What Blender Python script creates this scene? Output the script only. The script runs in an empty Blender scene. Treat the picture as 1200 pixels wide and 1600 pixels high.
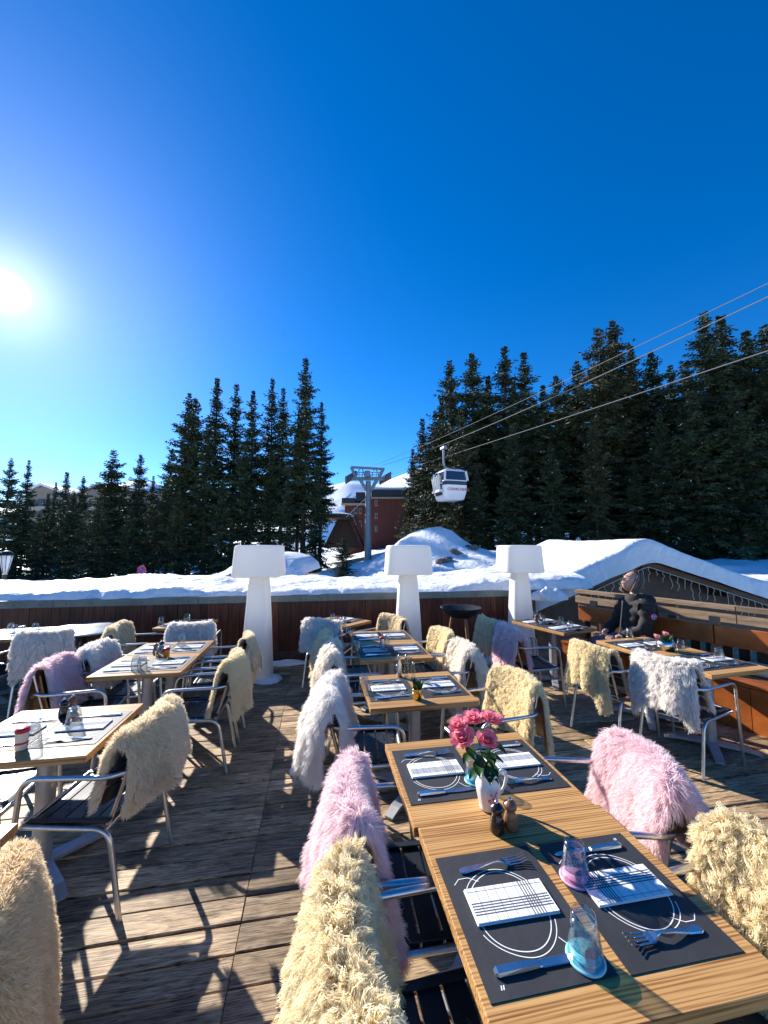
import bpy, bmesh, math, random
import numpy as np
from mathutils import Vector, Matrix

# ------------------------------------------------------------------ camera, sky, sun, exposure
SC = bpy.context.scene
COL = SC.collection
R = math.radians
FPX = 600.0; TH = math.atan(52 / 600); EYE = 1.8; R0 = R(9.93)
SUN_AZ, SUN_EL = R(-46.1), R(25.8)            # azimuth measured from +Y towards +X

cam_d = bpy.data.cameras.new('camera'); cam = bpy.data.objects.new('camera', cam_d); COL.objects.link(cam)
cam_d.sensor_fit = 'VERTICAL'; cam_d.sensor_height = 36; cam_d.lens = 36 * FPX / 1600
cam_d.clip_start = 0.05; cam_d.clip_end = 20000
cam.location = (0, 0, EYE); cam.rotation_euler = (R(90) + TH, 0, 0)
SC.camera = cam

W = bpy.data.worlds.new('World'); SC.world = W; W.use_nodes = True
nt = W.node_tree; nt.nodes.clear()
sky = nt.nodes.new('ShaderNodeTexSky'); sky.sky_type = 'NISHITA'; sky.sun_disc = False
sky.sun_elevation = SUN_EL; sky.sun_rotation = SUN_AZ
sky.altitude = 1900; sky.air_density = 1.0; sky.dust_density = 0.35; sky.ozone_density = 4.5
hs = nt.nodes.new('ShaderNodeHueSaturation'); hs.inputs['Saturation'].default_value = 1.30; hs.inputs['Hue'].default_value = 0.506
bg = nt.nodes.new('ShaderNodeBackground'); bg.inputs['Strength'].default_value = 0.108
nt.links.new(sky.outputs[0], hs.inputs['Color']); nt.links.new(hs.outputs[0], bg.inputs['Color'])
# bright scattering round the sun itself (part of the sky, fixed to the sun's direction)
tc = nt.nodes.new('ShaderNodeTexCoord')
dp = nt.nodes.new('ShaderNodeVectorMath'); dp.operation = 'DOT_PRODUCT'
SD = Vector((math.sin(SUN_AZ) * math.cos(SUN_EL), math.cos(SUN_AZ) * math.cos(SUN_EL), math.sin(SUN_EL)))
nrm = nt.nodes.new('ShaderNodeVectorMath'); nrm.operation = 'NORMALIZE'
nt.links.new(tc.outputs['Generated'], nrm.inputs[0]); nt.links.new(nrm.outputs[0], dp.inputs[0]); dp.inputs[1].default_value = SD
def powr(e, k):
    mx = nt.nodes.new('ShaderNodeMath'); mx.operation = 'MAXIMUM'; mx.inputs[1].default_value = 0.0
    p = nt.nodes.new('ShaderNodeMath'); p.operation = 'POWER'; p.inputs[1].default_value = e
    m = nt.nodes.new('ShaderNodeMath'); m.operation = 'MULTIPLY'; m.inputs[1].default_value = k
    nt.links.new(dp.outputs['Value'], mx.inputs[0]); nt.links.new(mx.outputs[0], p.inputs[0]); nt.links.new(p.outputs[0], m.inputs[0]); return m
a1, a2 = powr(7000, 1.9), powr(420, 0.28)
ad = nt.nodes.new('ShaderNodeMath'); ad.operation = 'ADD'
nt.links.new(a1.outputs[0], ad.inputs[0]); nt.links.new(a2.outputs[0], ad.inputs[1])
a3 = powr(22, 0.06); ad2 = nt.nodes.new('ShaderNodeMath'); ad2.operation = 'ADD'
nt.links.new(ad.outputs[0], ad2.inputs[0]); nt.links.new(a3.outputs[0], ad2.inputs[1])
bg2 = nt.nodes.new('ShaderNodeBackground'); bg2.inputs['Color'].default_value = (0.92, 0.93, 1, 1)
nt.links.new(ad2.outputs[0], bg2.inputs['Strength'])
ads = nt.nodes.new('ShaderNodeAddShader'); wo = nt.nodes.new('ShaderNodeOutputWorld')
nt.links.new(bg.outputs[0], ads.inputs[0]); nt.links.new(bg2.outputs[0], ads.inputs[1]); nt.links.new(ads.outputs[0], wo.inputs['Surface'])

sl = bpy.data.lights.new('sun', 'SUN'); sl.energy = 5.0; sl.angle = R(0.5); sl.color = (1, 0.95, 0.87)
so = bpy.data.objects.new('sun', sl); COL.objects.link(so); so.location = (-20, 20, 30)
so.rotation_euler = (-SD).to_track_quat('-Z', 'Y').to_euler()
SC.view_settings.view_transform = 'Standard'; SC.view_settings.look = 'None'
SC.view_settings.exposure = 1.08; SC.view_settings.gamma = 1.0; SC.view_settings.use_curve_mapping = False
SC.cycles.max_bounces = 8; SC.cycles.transparent_max_bounces = 8; SC.cycles.caustics_reflective = False; SC.cycles.caustics_refractive = False

# ------------------------------------------------------------------ coordinates
def ray(x, y):
    a = (x - 600) / FPX; b = (800 - y) / FPX
    return Vector((a, math.cos(TH) - b * math.sin(TH), math.sin(TH) + b * math.cos(TH)))
def at(x, y, h):                 # where a line of sight meets the level h
    r = ray(x, y); return Vector((0, 0, EYE)) + r * ((h - EYE) / r.z)
def far(x, y, Y):                # the point of a line of sight at distance Y
    r = ray(x, y); return Vector((0, 0, EYE)) + r * (Y / r.y)
def P(u, w, z=0):                # terrace axes -> world
    return Vector((u * math.cos(R0) - w * math.sin(R0), u * math.sin(R0) + w * math.cos(R0), z))
def UW(p): return (p.x * math.cos(R0) + p.y * math.sin(R0), -p.x * math.sin(R0) + p.y * math.cos(R0))
def uwat(x, y, h): return UW(at(x, y, h))

# ------------------------------------------------------------------ materials
def mat(name, base, rough=0.6, metal=0.0, var=0.0, vscale=8.0, stretch=(1, 1, 1), bump=0.0, bscale=30.0, trans=0.0, ior=1.45, coat=0.0, tone=0.0, spec=None, base2=None, detail=4):
    m = bpy.data.materials.new(name); m.use_nodes = True; n = m.node_tree; b = n.nodes['Principled BSDF']; L = n.links.new
    b.inputs['Base Color'].default_value = (*base, 1); b.inputs['Roughness'].default_value = rough; b.inputs['Metallic'].default_value = metal
    b.inputs['Transmission Weight'].default_value = trans; b.inputs['IOR'].default_value = ior; b.inputs['Coat Weight'].default_value = coat
    if spec is not None: b.inputs['Specular IOR Level'].default_value = spec
    t = n.nodes.new('ShaderNodeTexCoord'); mp = n.nodes.new('ShaderNodeMapping'); mp.inputs['Scale'].default_value = stretch
    L(t.outputs['Object'], mp.inputs['Vector'])
    out = None
    if var:
        nz = n.nodes.new('ShaderNodeTexNoise'); nz.inputs['Scale'].default_value = vscale; nz.inputs['Detail'].default_value = detail
        L(mp.outputs[0], nz.inputs['Vector'])
        rp = n.nodes.new('ShaderNodeValToRGB'); rp.color_ramp.elements[0].position = 0.3; rp.color_ramp.elements[1].position = 0.7
        c0 = base2 if base2 else tuple(c * (1 - var) for c in base)
        rp.color_ramp.elements[0].color = (*c0, 1); rp.color_ramp.elements[1].color = (*[min(1, c * (1 + var * .6)) for c in base], 1)
        L(nz.outputs['Fac'], rp.inputs['Fac']); out = rp.outputs['Color']
    if tone:
        at_ = n.nodes.new('ShaderNodeAttribute'); at_.attribute_name = 'tone'
        mr = n.nodes.new('ShaderNodeMapRange'); mr.inputs['To Min'].default_value = 1 - tone; mr.inputs['To Max'].default_value = 1 + tone
        L(at_.outputs['Fac'], mr.inputs['Value'])
        mx = n.nodes.new('ShaderNodeMix'); mx.data_type = 'RGBA'; mx.blend_type = 'MULTIPLY'; mx.inputs['Factor'].default_value = 1
        if out: L(out, mx.inputs['A'])
        else: mx.inputs['A'].default_value = (*base, 1)
        cb = n.nodes.new('ShaderNodeCombineColor')
        for i in range(3): L(mr.outputs[0], cb.inputs[i])
        L(cb.outputs[0], mx.inputs['B']); out = mx.outputs['Result']
    if out: L(out, b.inputs['Base Color'])
    if bump:
        nb = n.nodes.new('ShaderNodeTexNoise'); nb.inputs['Scale'].default_value = bscale; nb.inputs['Detail'].default_value = 5
        L(mp.outputs[0], nb.inputs['Vector']); bp = n.nodes.new('ShaderNodeBump'); bp.inputs['Strength'].default_value = bump; bp.inputs['Distance'].default_value = 0.02
        L(nb.outputs['Fac'], bp.inputs['Height']); L(bp.outputs[0], b.inputs['Normal'])
    return m

def clearmat(name, tint, gl=.55):
    m = bpy.data.materials.new(name); m.use_nodes = True; n = m.node_tree; n.nodes.clear(); L = n.links.new
    o = n.nodes.new('ShaderNodeOutputMaterial'); t = n.nodes.new('ShaderNodeBsdfTransparent'); t.inputs[0].default_value = (*tint, 1)
    g = n.nodes.new('ShaderNodeBsdfGlossy'); g.inputs['Roughness'].default_value = .05; lw = n.nodes.new('ShaderNodeLayerWeight'); lw.inputs['Blend'].default_value = .32
    ml = n.nodes.new('ShaderNodeMath'); ml.operation = 'MULTIPLY_ADD'; ml.inputs[1].default_value = gl; ml.inputs[2].default_value = .035; L(lw.outputs['Facing'], ml.inputs[0])
    mx = n.nodes.new('ShaderNodeMixShader'); L(ml.outputs[0], mx.inputs[0]); L(t.outputs[0], mx.inputs[1]); L(g.outputs[0], mx.inputs[2]); L(mx.outputs[0], o.inputs['Surface']); return m

def furmat(name, base, transl=0.3, tone=0.14):
    m = bpy.data.materials.new(name); m.use_nodes = True; n = m.node_tree; n.nodes.clear(); L = n.links.new
    o = n.nodes.new('ShaderNodeOutputMaterial'); d = n.nodes.new('ShaderNodeBsdfDiffuse'); tr = n.nodes.new('ShaderNodeBsdfTranslucent')
    mx = n.nodes.new('ShaderNodeMixShader'); mx.inputs[0].default_value = transl
    a = n.nodes.new('ShaderNodeAttribute'); a.attribute_name = 'tone'
    rp = n.nodes.new('ShaderNodeValToRGB')
    rp.color_ramp.elements[0].color = (*[c * (1 - tone) * (1 - tone * .5 * i) for i, c in enumerate(base)], 1); rp.color_ramp.elements[1].color = (*[min(1, c * (1 + tone * .5)) for c in base], 1)
    L(a.outputs['Fac'], rp.inputs['Fac']); L(rp.outputs[0], d.inputs['Color']); L(rp.outputs[0], tr.inputs['Color'])
    L(d.outputs[0], mx.inputs[1]); L(tr.outputs[0], mx.inputs[2]); L(mx.outputs[0], o.inputs['Surface']); return m

def deckmat():
    m = bpy.data.materials.new('weathered deck boards'); m.use_nodes = True; n = m.node_tree; b = n.nodes['Principled BSDF']; L = n.links.new
    t = n.nodes.new('ShaderNodeTexCoord'); a = n.nodes.new('ShaderNodeAttribute'); a.attribute_name = 'tone'
    off = n.nodes.new('ShaderNodeVectorMath'); off.operation = 'MULTIPLY_ADD'
    cx = n.nodes.new('ShaderNodeCombineXYZ')
    for i in range(3): L(a.outputs['Fac'], cx.inputs[i])
    L(cx.outputs[0], off.inputs[0]); off.inputs[1].default_value = (37, 11, 5); L(t.outputs['Object'], off.inputs[2])
    def noise(scale, sx, sy, det=6, dist=0.0):
        mp = n.nodes.new('ShaderNodeMapping'); mp.inputs['Scale'].default_value = (sx, sy, 1); L(off.outputs[0], mp.inputs['Vector'])
        z = n.nodes.new('ShaderNodeTexNoise'); z.inputs['Scale'].default_value = scale; z.inputs['Detail'].default_value = det; z.inputs['Distortion'].default_value = dist
        L(mp.outputs[0], z.inputs['Vector']); return z
    g0 = noise(15, 0.30, 8, 8, 0.35); g1 = noise(7, .9, 4, 6, 1.6); st = noise(2.6, 1.0, 1.6, 5)
    g0.inputs['Roughness'].default_value = .68; g1.inputs['Roughness'].default_value = .6
    g = n.nodes.new('ShaderNodeMix'); g.data_type = 'FLOAT'; g.inputs['Factor'].default_value = .42; L(g0.outputs['Fac'], g.inputs['A']); L(g1.outputs['Fac'], g.inputs['B'])
    ck = noise(8, .30, 9, 3, .8); ck2 = noise(5.5, .9, 1.8, 2)
    def band(z, lo, hi, dark):
        r_ = n.nodes.new('ShaderNodeValToRGB'); el = r_.color_ramp.elements; el[0].position = lo; el[0].color = (1, 1, 1, 1); el[1].position = hi; el[1].color = (1, 1, 1, 1)
        el.new((lo + hi) / 2).color = (*dark, 1); L(z.outputs['Fac'], r_.inputs['Fac']); return r_
    c1 = band(ck, .462, .538, (.26, .22, .19)); c2 = n.nodes.new('ShaderNodeValToRGB'); c2.color_ramp.elements[0].position = .70; c2.color_ramp.elements[0].color = (1, 1, 1, 1); c2.color_ramp.elements[1].position = .76; c2.color_ramp.elements[1].color = (.25, .2, .16, 1); L(ck2.outputs['Fac'], c2.inputs['Fac'])
    ck3 = noise(13, .22, 8, 2, .5); c3 = band(ck3, .40, .46, (.40, .35, .31))
    rp = n.nodes.new('ShaderNodeValToRGB'); e = rp.color_ramp.elements
    e[0].position = .36; e[0].color = (0.12, 0.060, 0.024, 1); e[1].position = .64; e[1].color = (0.82, 0.60, 0.36, 1)
    e2 = rp.color_ramp.elements.new(.48); e2.color = (0.47, 0.305, 0.145, 1)
    L(g.outputs['Result'], rp.inputs['Fac'])
    r2 = n.nodes.new('ShaderNodeValToRGB'); r2.color_ramp.elements[0].position = .36; r2.color_ramp.elements[0].color = (.56, .53, .50, 1); r2.color_ramp.elements[1].position = .56; r2.color_ramp.elements[1].color = (1, 1, 1, 1)
    L(st.outputs['Fac'], r2.inputs['Fac'])
    mx = n.nodes.new('ShaderNodeMix'); mx.data_type = 'RGBA'; mx.blend_type = 'MULTIPLY'; mx.inputs['Factor'].default_value = 1; L(rp.outputs[0], mx.inputs['A']); L(r2.outputs[0], mx.inputs['B'])
    for cc in (c1, c2, c3):
        m2 = n.nodes.new('ShaderNodeMix'); m2.data_type = 'RGBA'; m2.blend_type = 'MULTIPLY'; m2.inputs['Factor'].default_value = 1; L(mx.outputs['Result'], m2.inputs['A']); L(cc.outputs[0], m2.inputs['B']); mx = m2
    mr = n.nodes.new('ShaderNodeMapRange'); mr.inputs['To Min'].default_value = .58; mr.inputs['To Max'].default_value = 1.2; L(a.outputs['Fac'], mr.inputs['Value'])
    hsv = n.nodes.new('ShaderNodeHueSaturation'); L(mr.outputs[0], hsv.inputs['Value']); L(mx.outputs['Result'], hsv.inputs['Color'])
    hsv.inputs['Saturation'].default_value = .94
    L(hsv.outputs[0], b.inputs['Base Color'])
    b.inputs['Roughness'].default_value = .62; b.inputs['Specular IOR Level'].default_value = .35
    bp = n.nodes.new('ShaderNodeBump'); bp.inputs['Strength'].default_value = .6; bp.inputs['Distance'].default_value = .004; L(g.outputs['Result'], bp.inputs['Height']); L(bp.outputs[0], b.inputs['Normal'])
    return m

def topmat():
    m = bpy.data.materials.new('zebra laminate'); m.use_nodes = True; n = m.node_tree; b = n.nodes['Principled BSDF']; L = n.links.new
    t = n.nodes.new('ShaderNodeTexCoord'); oi = n.nodes.new('ShaderNodeObjectInfo')
    off = n.nodes.new('ShaderNodeVectorMath'); off.operation = 'ADD'
    cx = n.nodes.new('ShaderNodeCombineXYZ'); ml = n.nodes.new('ShaderNodeMath'); ml.operation = 'MULTIPLY'; ml.inputs[1].default_value = 31; L(oi.outputs['Random'], ml.inputs[0]); L(ml.outputs[0], cx.inputs[1])
    L(t.outputs['Object'], off.inputs[0]); L(cx.outputs[0], off.inputs[1])
    def noise(scale, sx, sy, det=3, dist=0.):
        mp = n.nodes.new('ShaderNodeMapping'); mp.inputs['Scale'].default_value = (sx, sy, sy); L(off.outputs[0], mp.inputs['Vector'])
        z = n.nodes.new('ShaderNodeTexNoise'); z.inputs['Scale'].default_value = scale; z.inputs['Detail'].default_value = det; z.inputs['Distortion'].default_value = dist; L(mp.outputs[0], z.inputs['Vector']); return z
    z1 = noise(52, .03, 3.2, 3, .15); z2 = noise(5, .15, 2.0, 2)
    mpw = n.nodes.new('ShaderNodeMapping'); mpw.inputs['Scale'].default_value = (.06, 1, 1); L(off.outputs[0], mpw.inputs['Vector'])
    wv = n.nodes.new('ShaderNodeTexWave'); wv.bands_direction = 'Y'; wv.inputs['Scale'].default_value = 30; wv.inputs['Distortion'].default_value = 9; wv.inputs['Detail'].default_value = 2; wv.inputs['Detail Scale'].default_value = .8; L(mpw.outputs[0], wv.inputs['Vector'])
    mw = n.nodes.new('ShaderNodeMix'); mw.data_type = 'FLOAT'; mw.inputs['Factor'].default_value = .82; L(wv.outputs['Fac'], mw.inputs['A']); L(z1.outputs['Fac'], mw.inputs['B'])
    rp = n.nodes.new('ShaderNodeValToRGB'); e = rp.color_ramp.elements
    e[0].position = .30; e[0].color = (.22, .095, .03, 1); e[1].position = .56; e[1].color = (.62, .36, .14, 1)
    e.new(.43).color = (.41, .21, .075, 1)
    L(mw.outputs['Result'], rp.inputs['Fac'])
    r2 = n.nodes.new('ShaderNodeValToRGB'); r2.color_ramp.elements[0].position = .3; r2.color_ramp.elements[0].color = (.78, .74, .7, 1); r2.color_ramp.elements[1].position = .7; r2.color_ramp.elements[1].color = (1, 1, 1, 1)
    L(z2.outputs['Fac'], r2.inputs['Fac'])
    mx = n.nodes.new('ShaderNodeMix'); mx.data_type = 'RGBA'; mx.blend_type = 'MULTIPLY'; mx.inputs['Factor'].default_value = 1; L(rp.outputs[0], mx.inputs['A']); L(r2.outputs[0], mx.inputs['B'])
    L(mx.outputs['Result'], b.inputs['Base Color']); b.inputs['Roughness'].default_value = .42; b.inputs['Specular IOR Level'].default_value = .16
    return m

def snowmat():
    m = mat('snow', (.76, .77, .785), .6, bump=.9, bscale=5, spec=.3); n = m.node_tree
    for x in n.nodes:
        if x.type == 'BUMP': x.inputs['Distance'].default_value = .07
    nb = n.nodes.new('ShaderNodeTexNoise'); nb.inputs['Scale'].default_value = 160; nb.inputs['Detail'].default_value = 2
    t = n.nodes.new('ShaderNodeTexCoord'); n.links.new(t.outputs['Object'], nb.inputs['Vector'])
    b0 = [x for x in n.nodes if x.type == 'BUMP'][0]; b2 = n.nodes.new('ShaderNodeBump'); b2.inputs['Strength'].default_value = .25; b2.inputs['Distance'].default_value = .01
    n.links.new(nb.outputs['Fac'], b2.inputs['Height']); n.links.new(b0.outputs[0], b2.inputs['Normal']); n.links.new(b2.outputs[0], n.nodes['Principled BSDF'].inputs['Normal']); return m

M = dict(
    deck=deckmat(), top=topmat(), snow=snowmat(),
    alu=mat('brushed aluminium', (.62, .62, .63), .34, 1.0, var=.12, vscale=40), steel=mat('polished steel', (.62, .61, .60), .26, 1.0, var=.1, vscale=30),
    foot=mat('grey painted metal', (.46, .46, .47), .45, .6, var=.12, vscale=20),
    slat=mat('black slats', (.018, .021, .026), .38, var=.3, vscale=20), brownback=mat('tan leather', (.30, .10, .028), .5, var=.35, vscale=14, bump=.15, bscale=90),
    wall=mat('red brown boards', (.095, .026, .014), .42, var=.55, vscale=5, stretch=(6, 6, .5), bump=.25, bscale=14, tone=.45, spec=.4),
    flash=mat('grey flashing', (.13, .155, .155), .45, .3, var=.25, vscale=4), dark=mat('dark metal', (.02, .02, .022), .5),
    white=furmat('white moulded plastic', (.90, .88, .85), .38, .0),
    bench=mat('orange varnished wood', (.36, .098, .020), .34, var=.35, vscale=5, stretch=(1, 1, 1), bump=.1, bscale=20, tone=.25, coat=.3),
    railw=mat('weathered rail wood', (.25, .16, .092), .7, var=.4, vscale=6, stretch=(.6, 5, 5), bump=.3, bscale=20, tone=.25),
    dkwood=mat('dark brown wood', (.06, .03, .016), .6, var=.4, vscale=7, tone=.3), mat=mat('black paper', (.030, .031, .035), .62, var=.2, vscale=9, bump=.05, bscale=40),
    ink=mat('white print', (.75, .75, .75), .7), napkin=mat('white napkin', (.80, .80, .80), .85, bump=.12, bscale=120), grey=mat('grey print', (.085, .085, .095), .8),
    glass=clearmat('clear glass', (.87, .89, .90)), tintb=clearmat('turquoise tinted glass', (.60, .84, .90)), tintp=clearmat('pink tinted glass', (.92, .74, .84)), blueg=mat('turquoise coaster', (.38, .76, .86), .25, trans=.25), pinkg=mat('pink coaster', (.90, .52, .70), .25, trans=.25),
    bluego=mat('turquoise inlay', (.04, .35, .42), .3, var=.3, vscale=110, base2=(.55, .86, .92)), pinkgo=mat('pink inlay', (.55, .30, .45), .3, var=.3, vscale=110, base2=(.92, .74, .84)),
    porc=mat('porcelain', (.78, .74, .68), .2, var=.04, vscale=10, coat=.4), rosep=furmat('rose petal', (.90, .27, .36), .42, .1), rosep2=furmat('pale rose petal', (.95, .42, .48), .42, .1),
    leaf=mat('dark leaf', (.03, .085, .022), .4, var=.4, vscale=25), millD=mat('dark wood mill', (.025, .012, .009), .25, var=.3, vscale=20, coat=.4), millL=mat('light wood mill', (.24, .105, .045), .3, var=.3, vscale=20, stretch=(1, 1, .2), coat=.3),
    gold=mat('gold pot', (.75, .50, .14), .22, 1.0), redp=mat('red plastic', (.5, .012, .03), .35), amber=mat('amber glass', (.85, .32, .04), .1, trans=.5), cream=mat('cream', (.70, .62, .46), .5),
    bark=mat('bark', (.075, .05, .036), .85, var=.4, vscale=3, stretch=(2, 2, .5)), crown=mat('spruce needles', (.050, .068, .032), .75, var=.5, vscale=.35, tone=.55, spec=.2),
    crown2=mat('olive spruce needles', (.066, .072, .034), .75, var=.5, vscale=.35, tone=.55, spec=.2),
    red=mat('red timber cladding', (.12, .033, .021), .7, var=.3, vscale=2, stretch=(5, 5, .15)), slate=mat('dark roof', (.03, .032, .038), .6, var=.2, vscale=3), winf=mat('pale window frame', (.32, .28, .23), .6), pane=mat('window pane', (.05, .06, .08), .12, spec=.6),
    plaster=mat('cream plaster', (.26, .22, .18), .8, var=.12, vscale=1.2), balc=mat('brown balcony', (.12, .07, .04), .7, var=.3, vscale=3),
    galv=mat('galvanised steel', (.20, .23, .27), .5, .5, var=.15, vscale=3), cable=mat('steel cable', (.15, .15, .16), .7, spec=.2), cablew=mat('light cable', (.5, .5, .5), .5, .3),
    cabin=mat('white cabin paint', (.78, .78, .78), .25, coat=.4), cabwin=mat('tinted cabin window', (.03, .035, .06), .08, spec=.6, coat=.5), cabband=mat('dark blue band', (.035, .035, .06), .3), redink=mat('red lettering', (.55, .05, .03), .5), ski=mat('ski rack grey', (.6, .6, .6), .4, .4),
    rock=mat('rock', (.14, .12, .11), .85, var=.5, vscale=4, bump=.6, bscale=8), skin=mat('skin', (.52, .29, .21), .5, var=.1, vscale=20), hair=mat('greying brown hair', (.10, .072, .055), .5, var=.6, vscale=30, stretch=(4, 4, 1)),
    jacket=mat('black down jacket', (.024, .021, .019), .85, var=.3, vscale=12, bump=.25, bscale=25), trouser=mat('grey trousers', (.22, .22, .24), .8, var=.2, vscale=20), shoe=mat('grey suede shoe', (.22, .18, .16), .8, var=.2, vscale=30), orange=mat('orange fabric', (.8, .16, .03), .7),
    signblue=mat('sign blue', (.02, .045, .28), .4), signred=mat('sign red', (.55, .02, .03), .4), signwhite=mat('sign white', (.8, .8, .8), .4), lampglass=mat('frosted lamp glass', (.8, .82, .85), .25, trans=.4), lampmetal=mat('dark lamp metal', (.035, .035, .04), .4, .6),
    hide=mat('raw hide', (.62, .47, .30), .75, var=.15, vscale=8), bulb=mat('clear light string', (.62, .58, .52), .4), tan=mat('tan leather bag', (.5, .27, .1), .5), snowcrust=None, roundtop=mat('grey metal table top', (.45, .48, .5), .25, .7, var=.1, vscale=6),
    charcoal=mat('charred bowl', (.03, .03, .034), .5, .5, var=.3, vscale=9), legwood=mat('pale wood leg', (.42, .22, .09), .5, var=.2, vscale=9), navy=mat('blue paper', (.02, .06, .22), .5), mount=None, lip=mat('lips', (.34, .10, .09), .5), watch=mat('watch face', (.02, .02, .02), .1))
FUR = dict(beige=furmat('beige shearling', (.97, .80, .54), .45, .12), cream=furmat('cream fleece', (.98, .86, .64), .45, .08), yellow=furmat('yellow fleece', (.98, .87, .62), .45, .08), white=furmat('white fleece', (.97, .93, .88), .45, .04), pink=furmat('pink fleece', (.98, .79, .81), .45, .06), ivory=furmat('ivory fleece', (.97, .90, .80), .45, .05), lilac=furmat('lilac pink fleece', (.98, .80, .82), .45, .06))

def mountmat():
    m = mat('snowy mountain', (.85, .87, .92), .7); n = m.node_tree; b = n.nodes['Principled BSDF']; L = n.links.new
    t = n.nodes.new('ShaderNodeTexCoord'); z = n.nodes.new('ShaderNodeTexNoise'); z.inputs['Scale'].default_value = .018; z.inputs['Detail'].default_value = 9; z.inputs['Roughness'].default_value = .7
    L(t.outputs['Object'], z.inputs['Vector']); g = n.nodes.new('ShaderNodeNewGeometry'); sx = n.nodes.new('ShaderNodeSeparateXYZ'); L(g.outputs['Normal'], sx.inputs[0])
    sb = n.nodes.new('ShaderNodeMath'); sb.operation = 'MULTIPLY_ADD'; sb.inputs[1].default_value = .28; L(sx.outputs['Z'], sb.inputs[0]); L(z.outputs['Fac'], sb.inputs[2])
    rp = n.nodes.new('ShaderNodeValToRGB'); rp.color_ramp.elements[0].position = .56; rp.color_ramp.elements[0].color = (.16, .16, .18, 1); rp.color_ramp.elements[1].position = .62; rp.color_ramp.elements[1].color = (.86, .88, .93, 1)
    L(sb.outputs[0], rp.inputs['Fac']); L(rp.outputs[0], b.inputs['Base Color']); return m
M['mount'] = mountmat()

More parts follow.
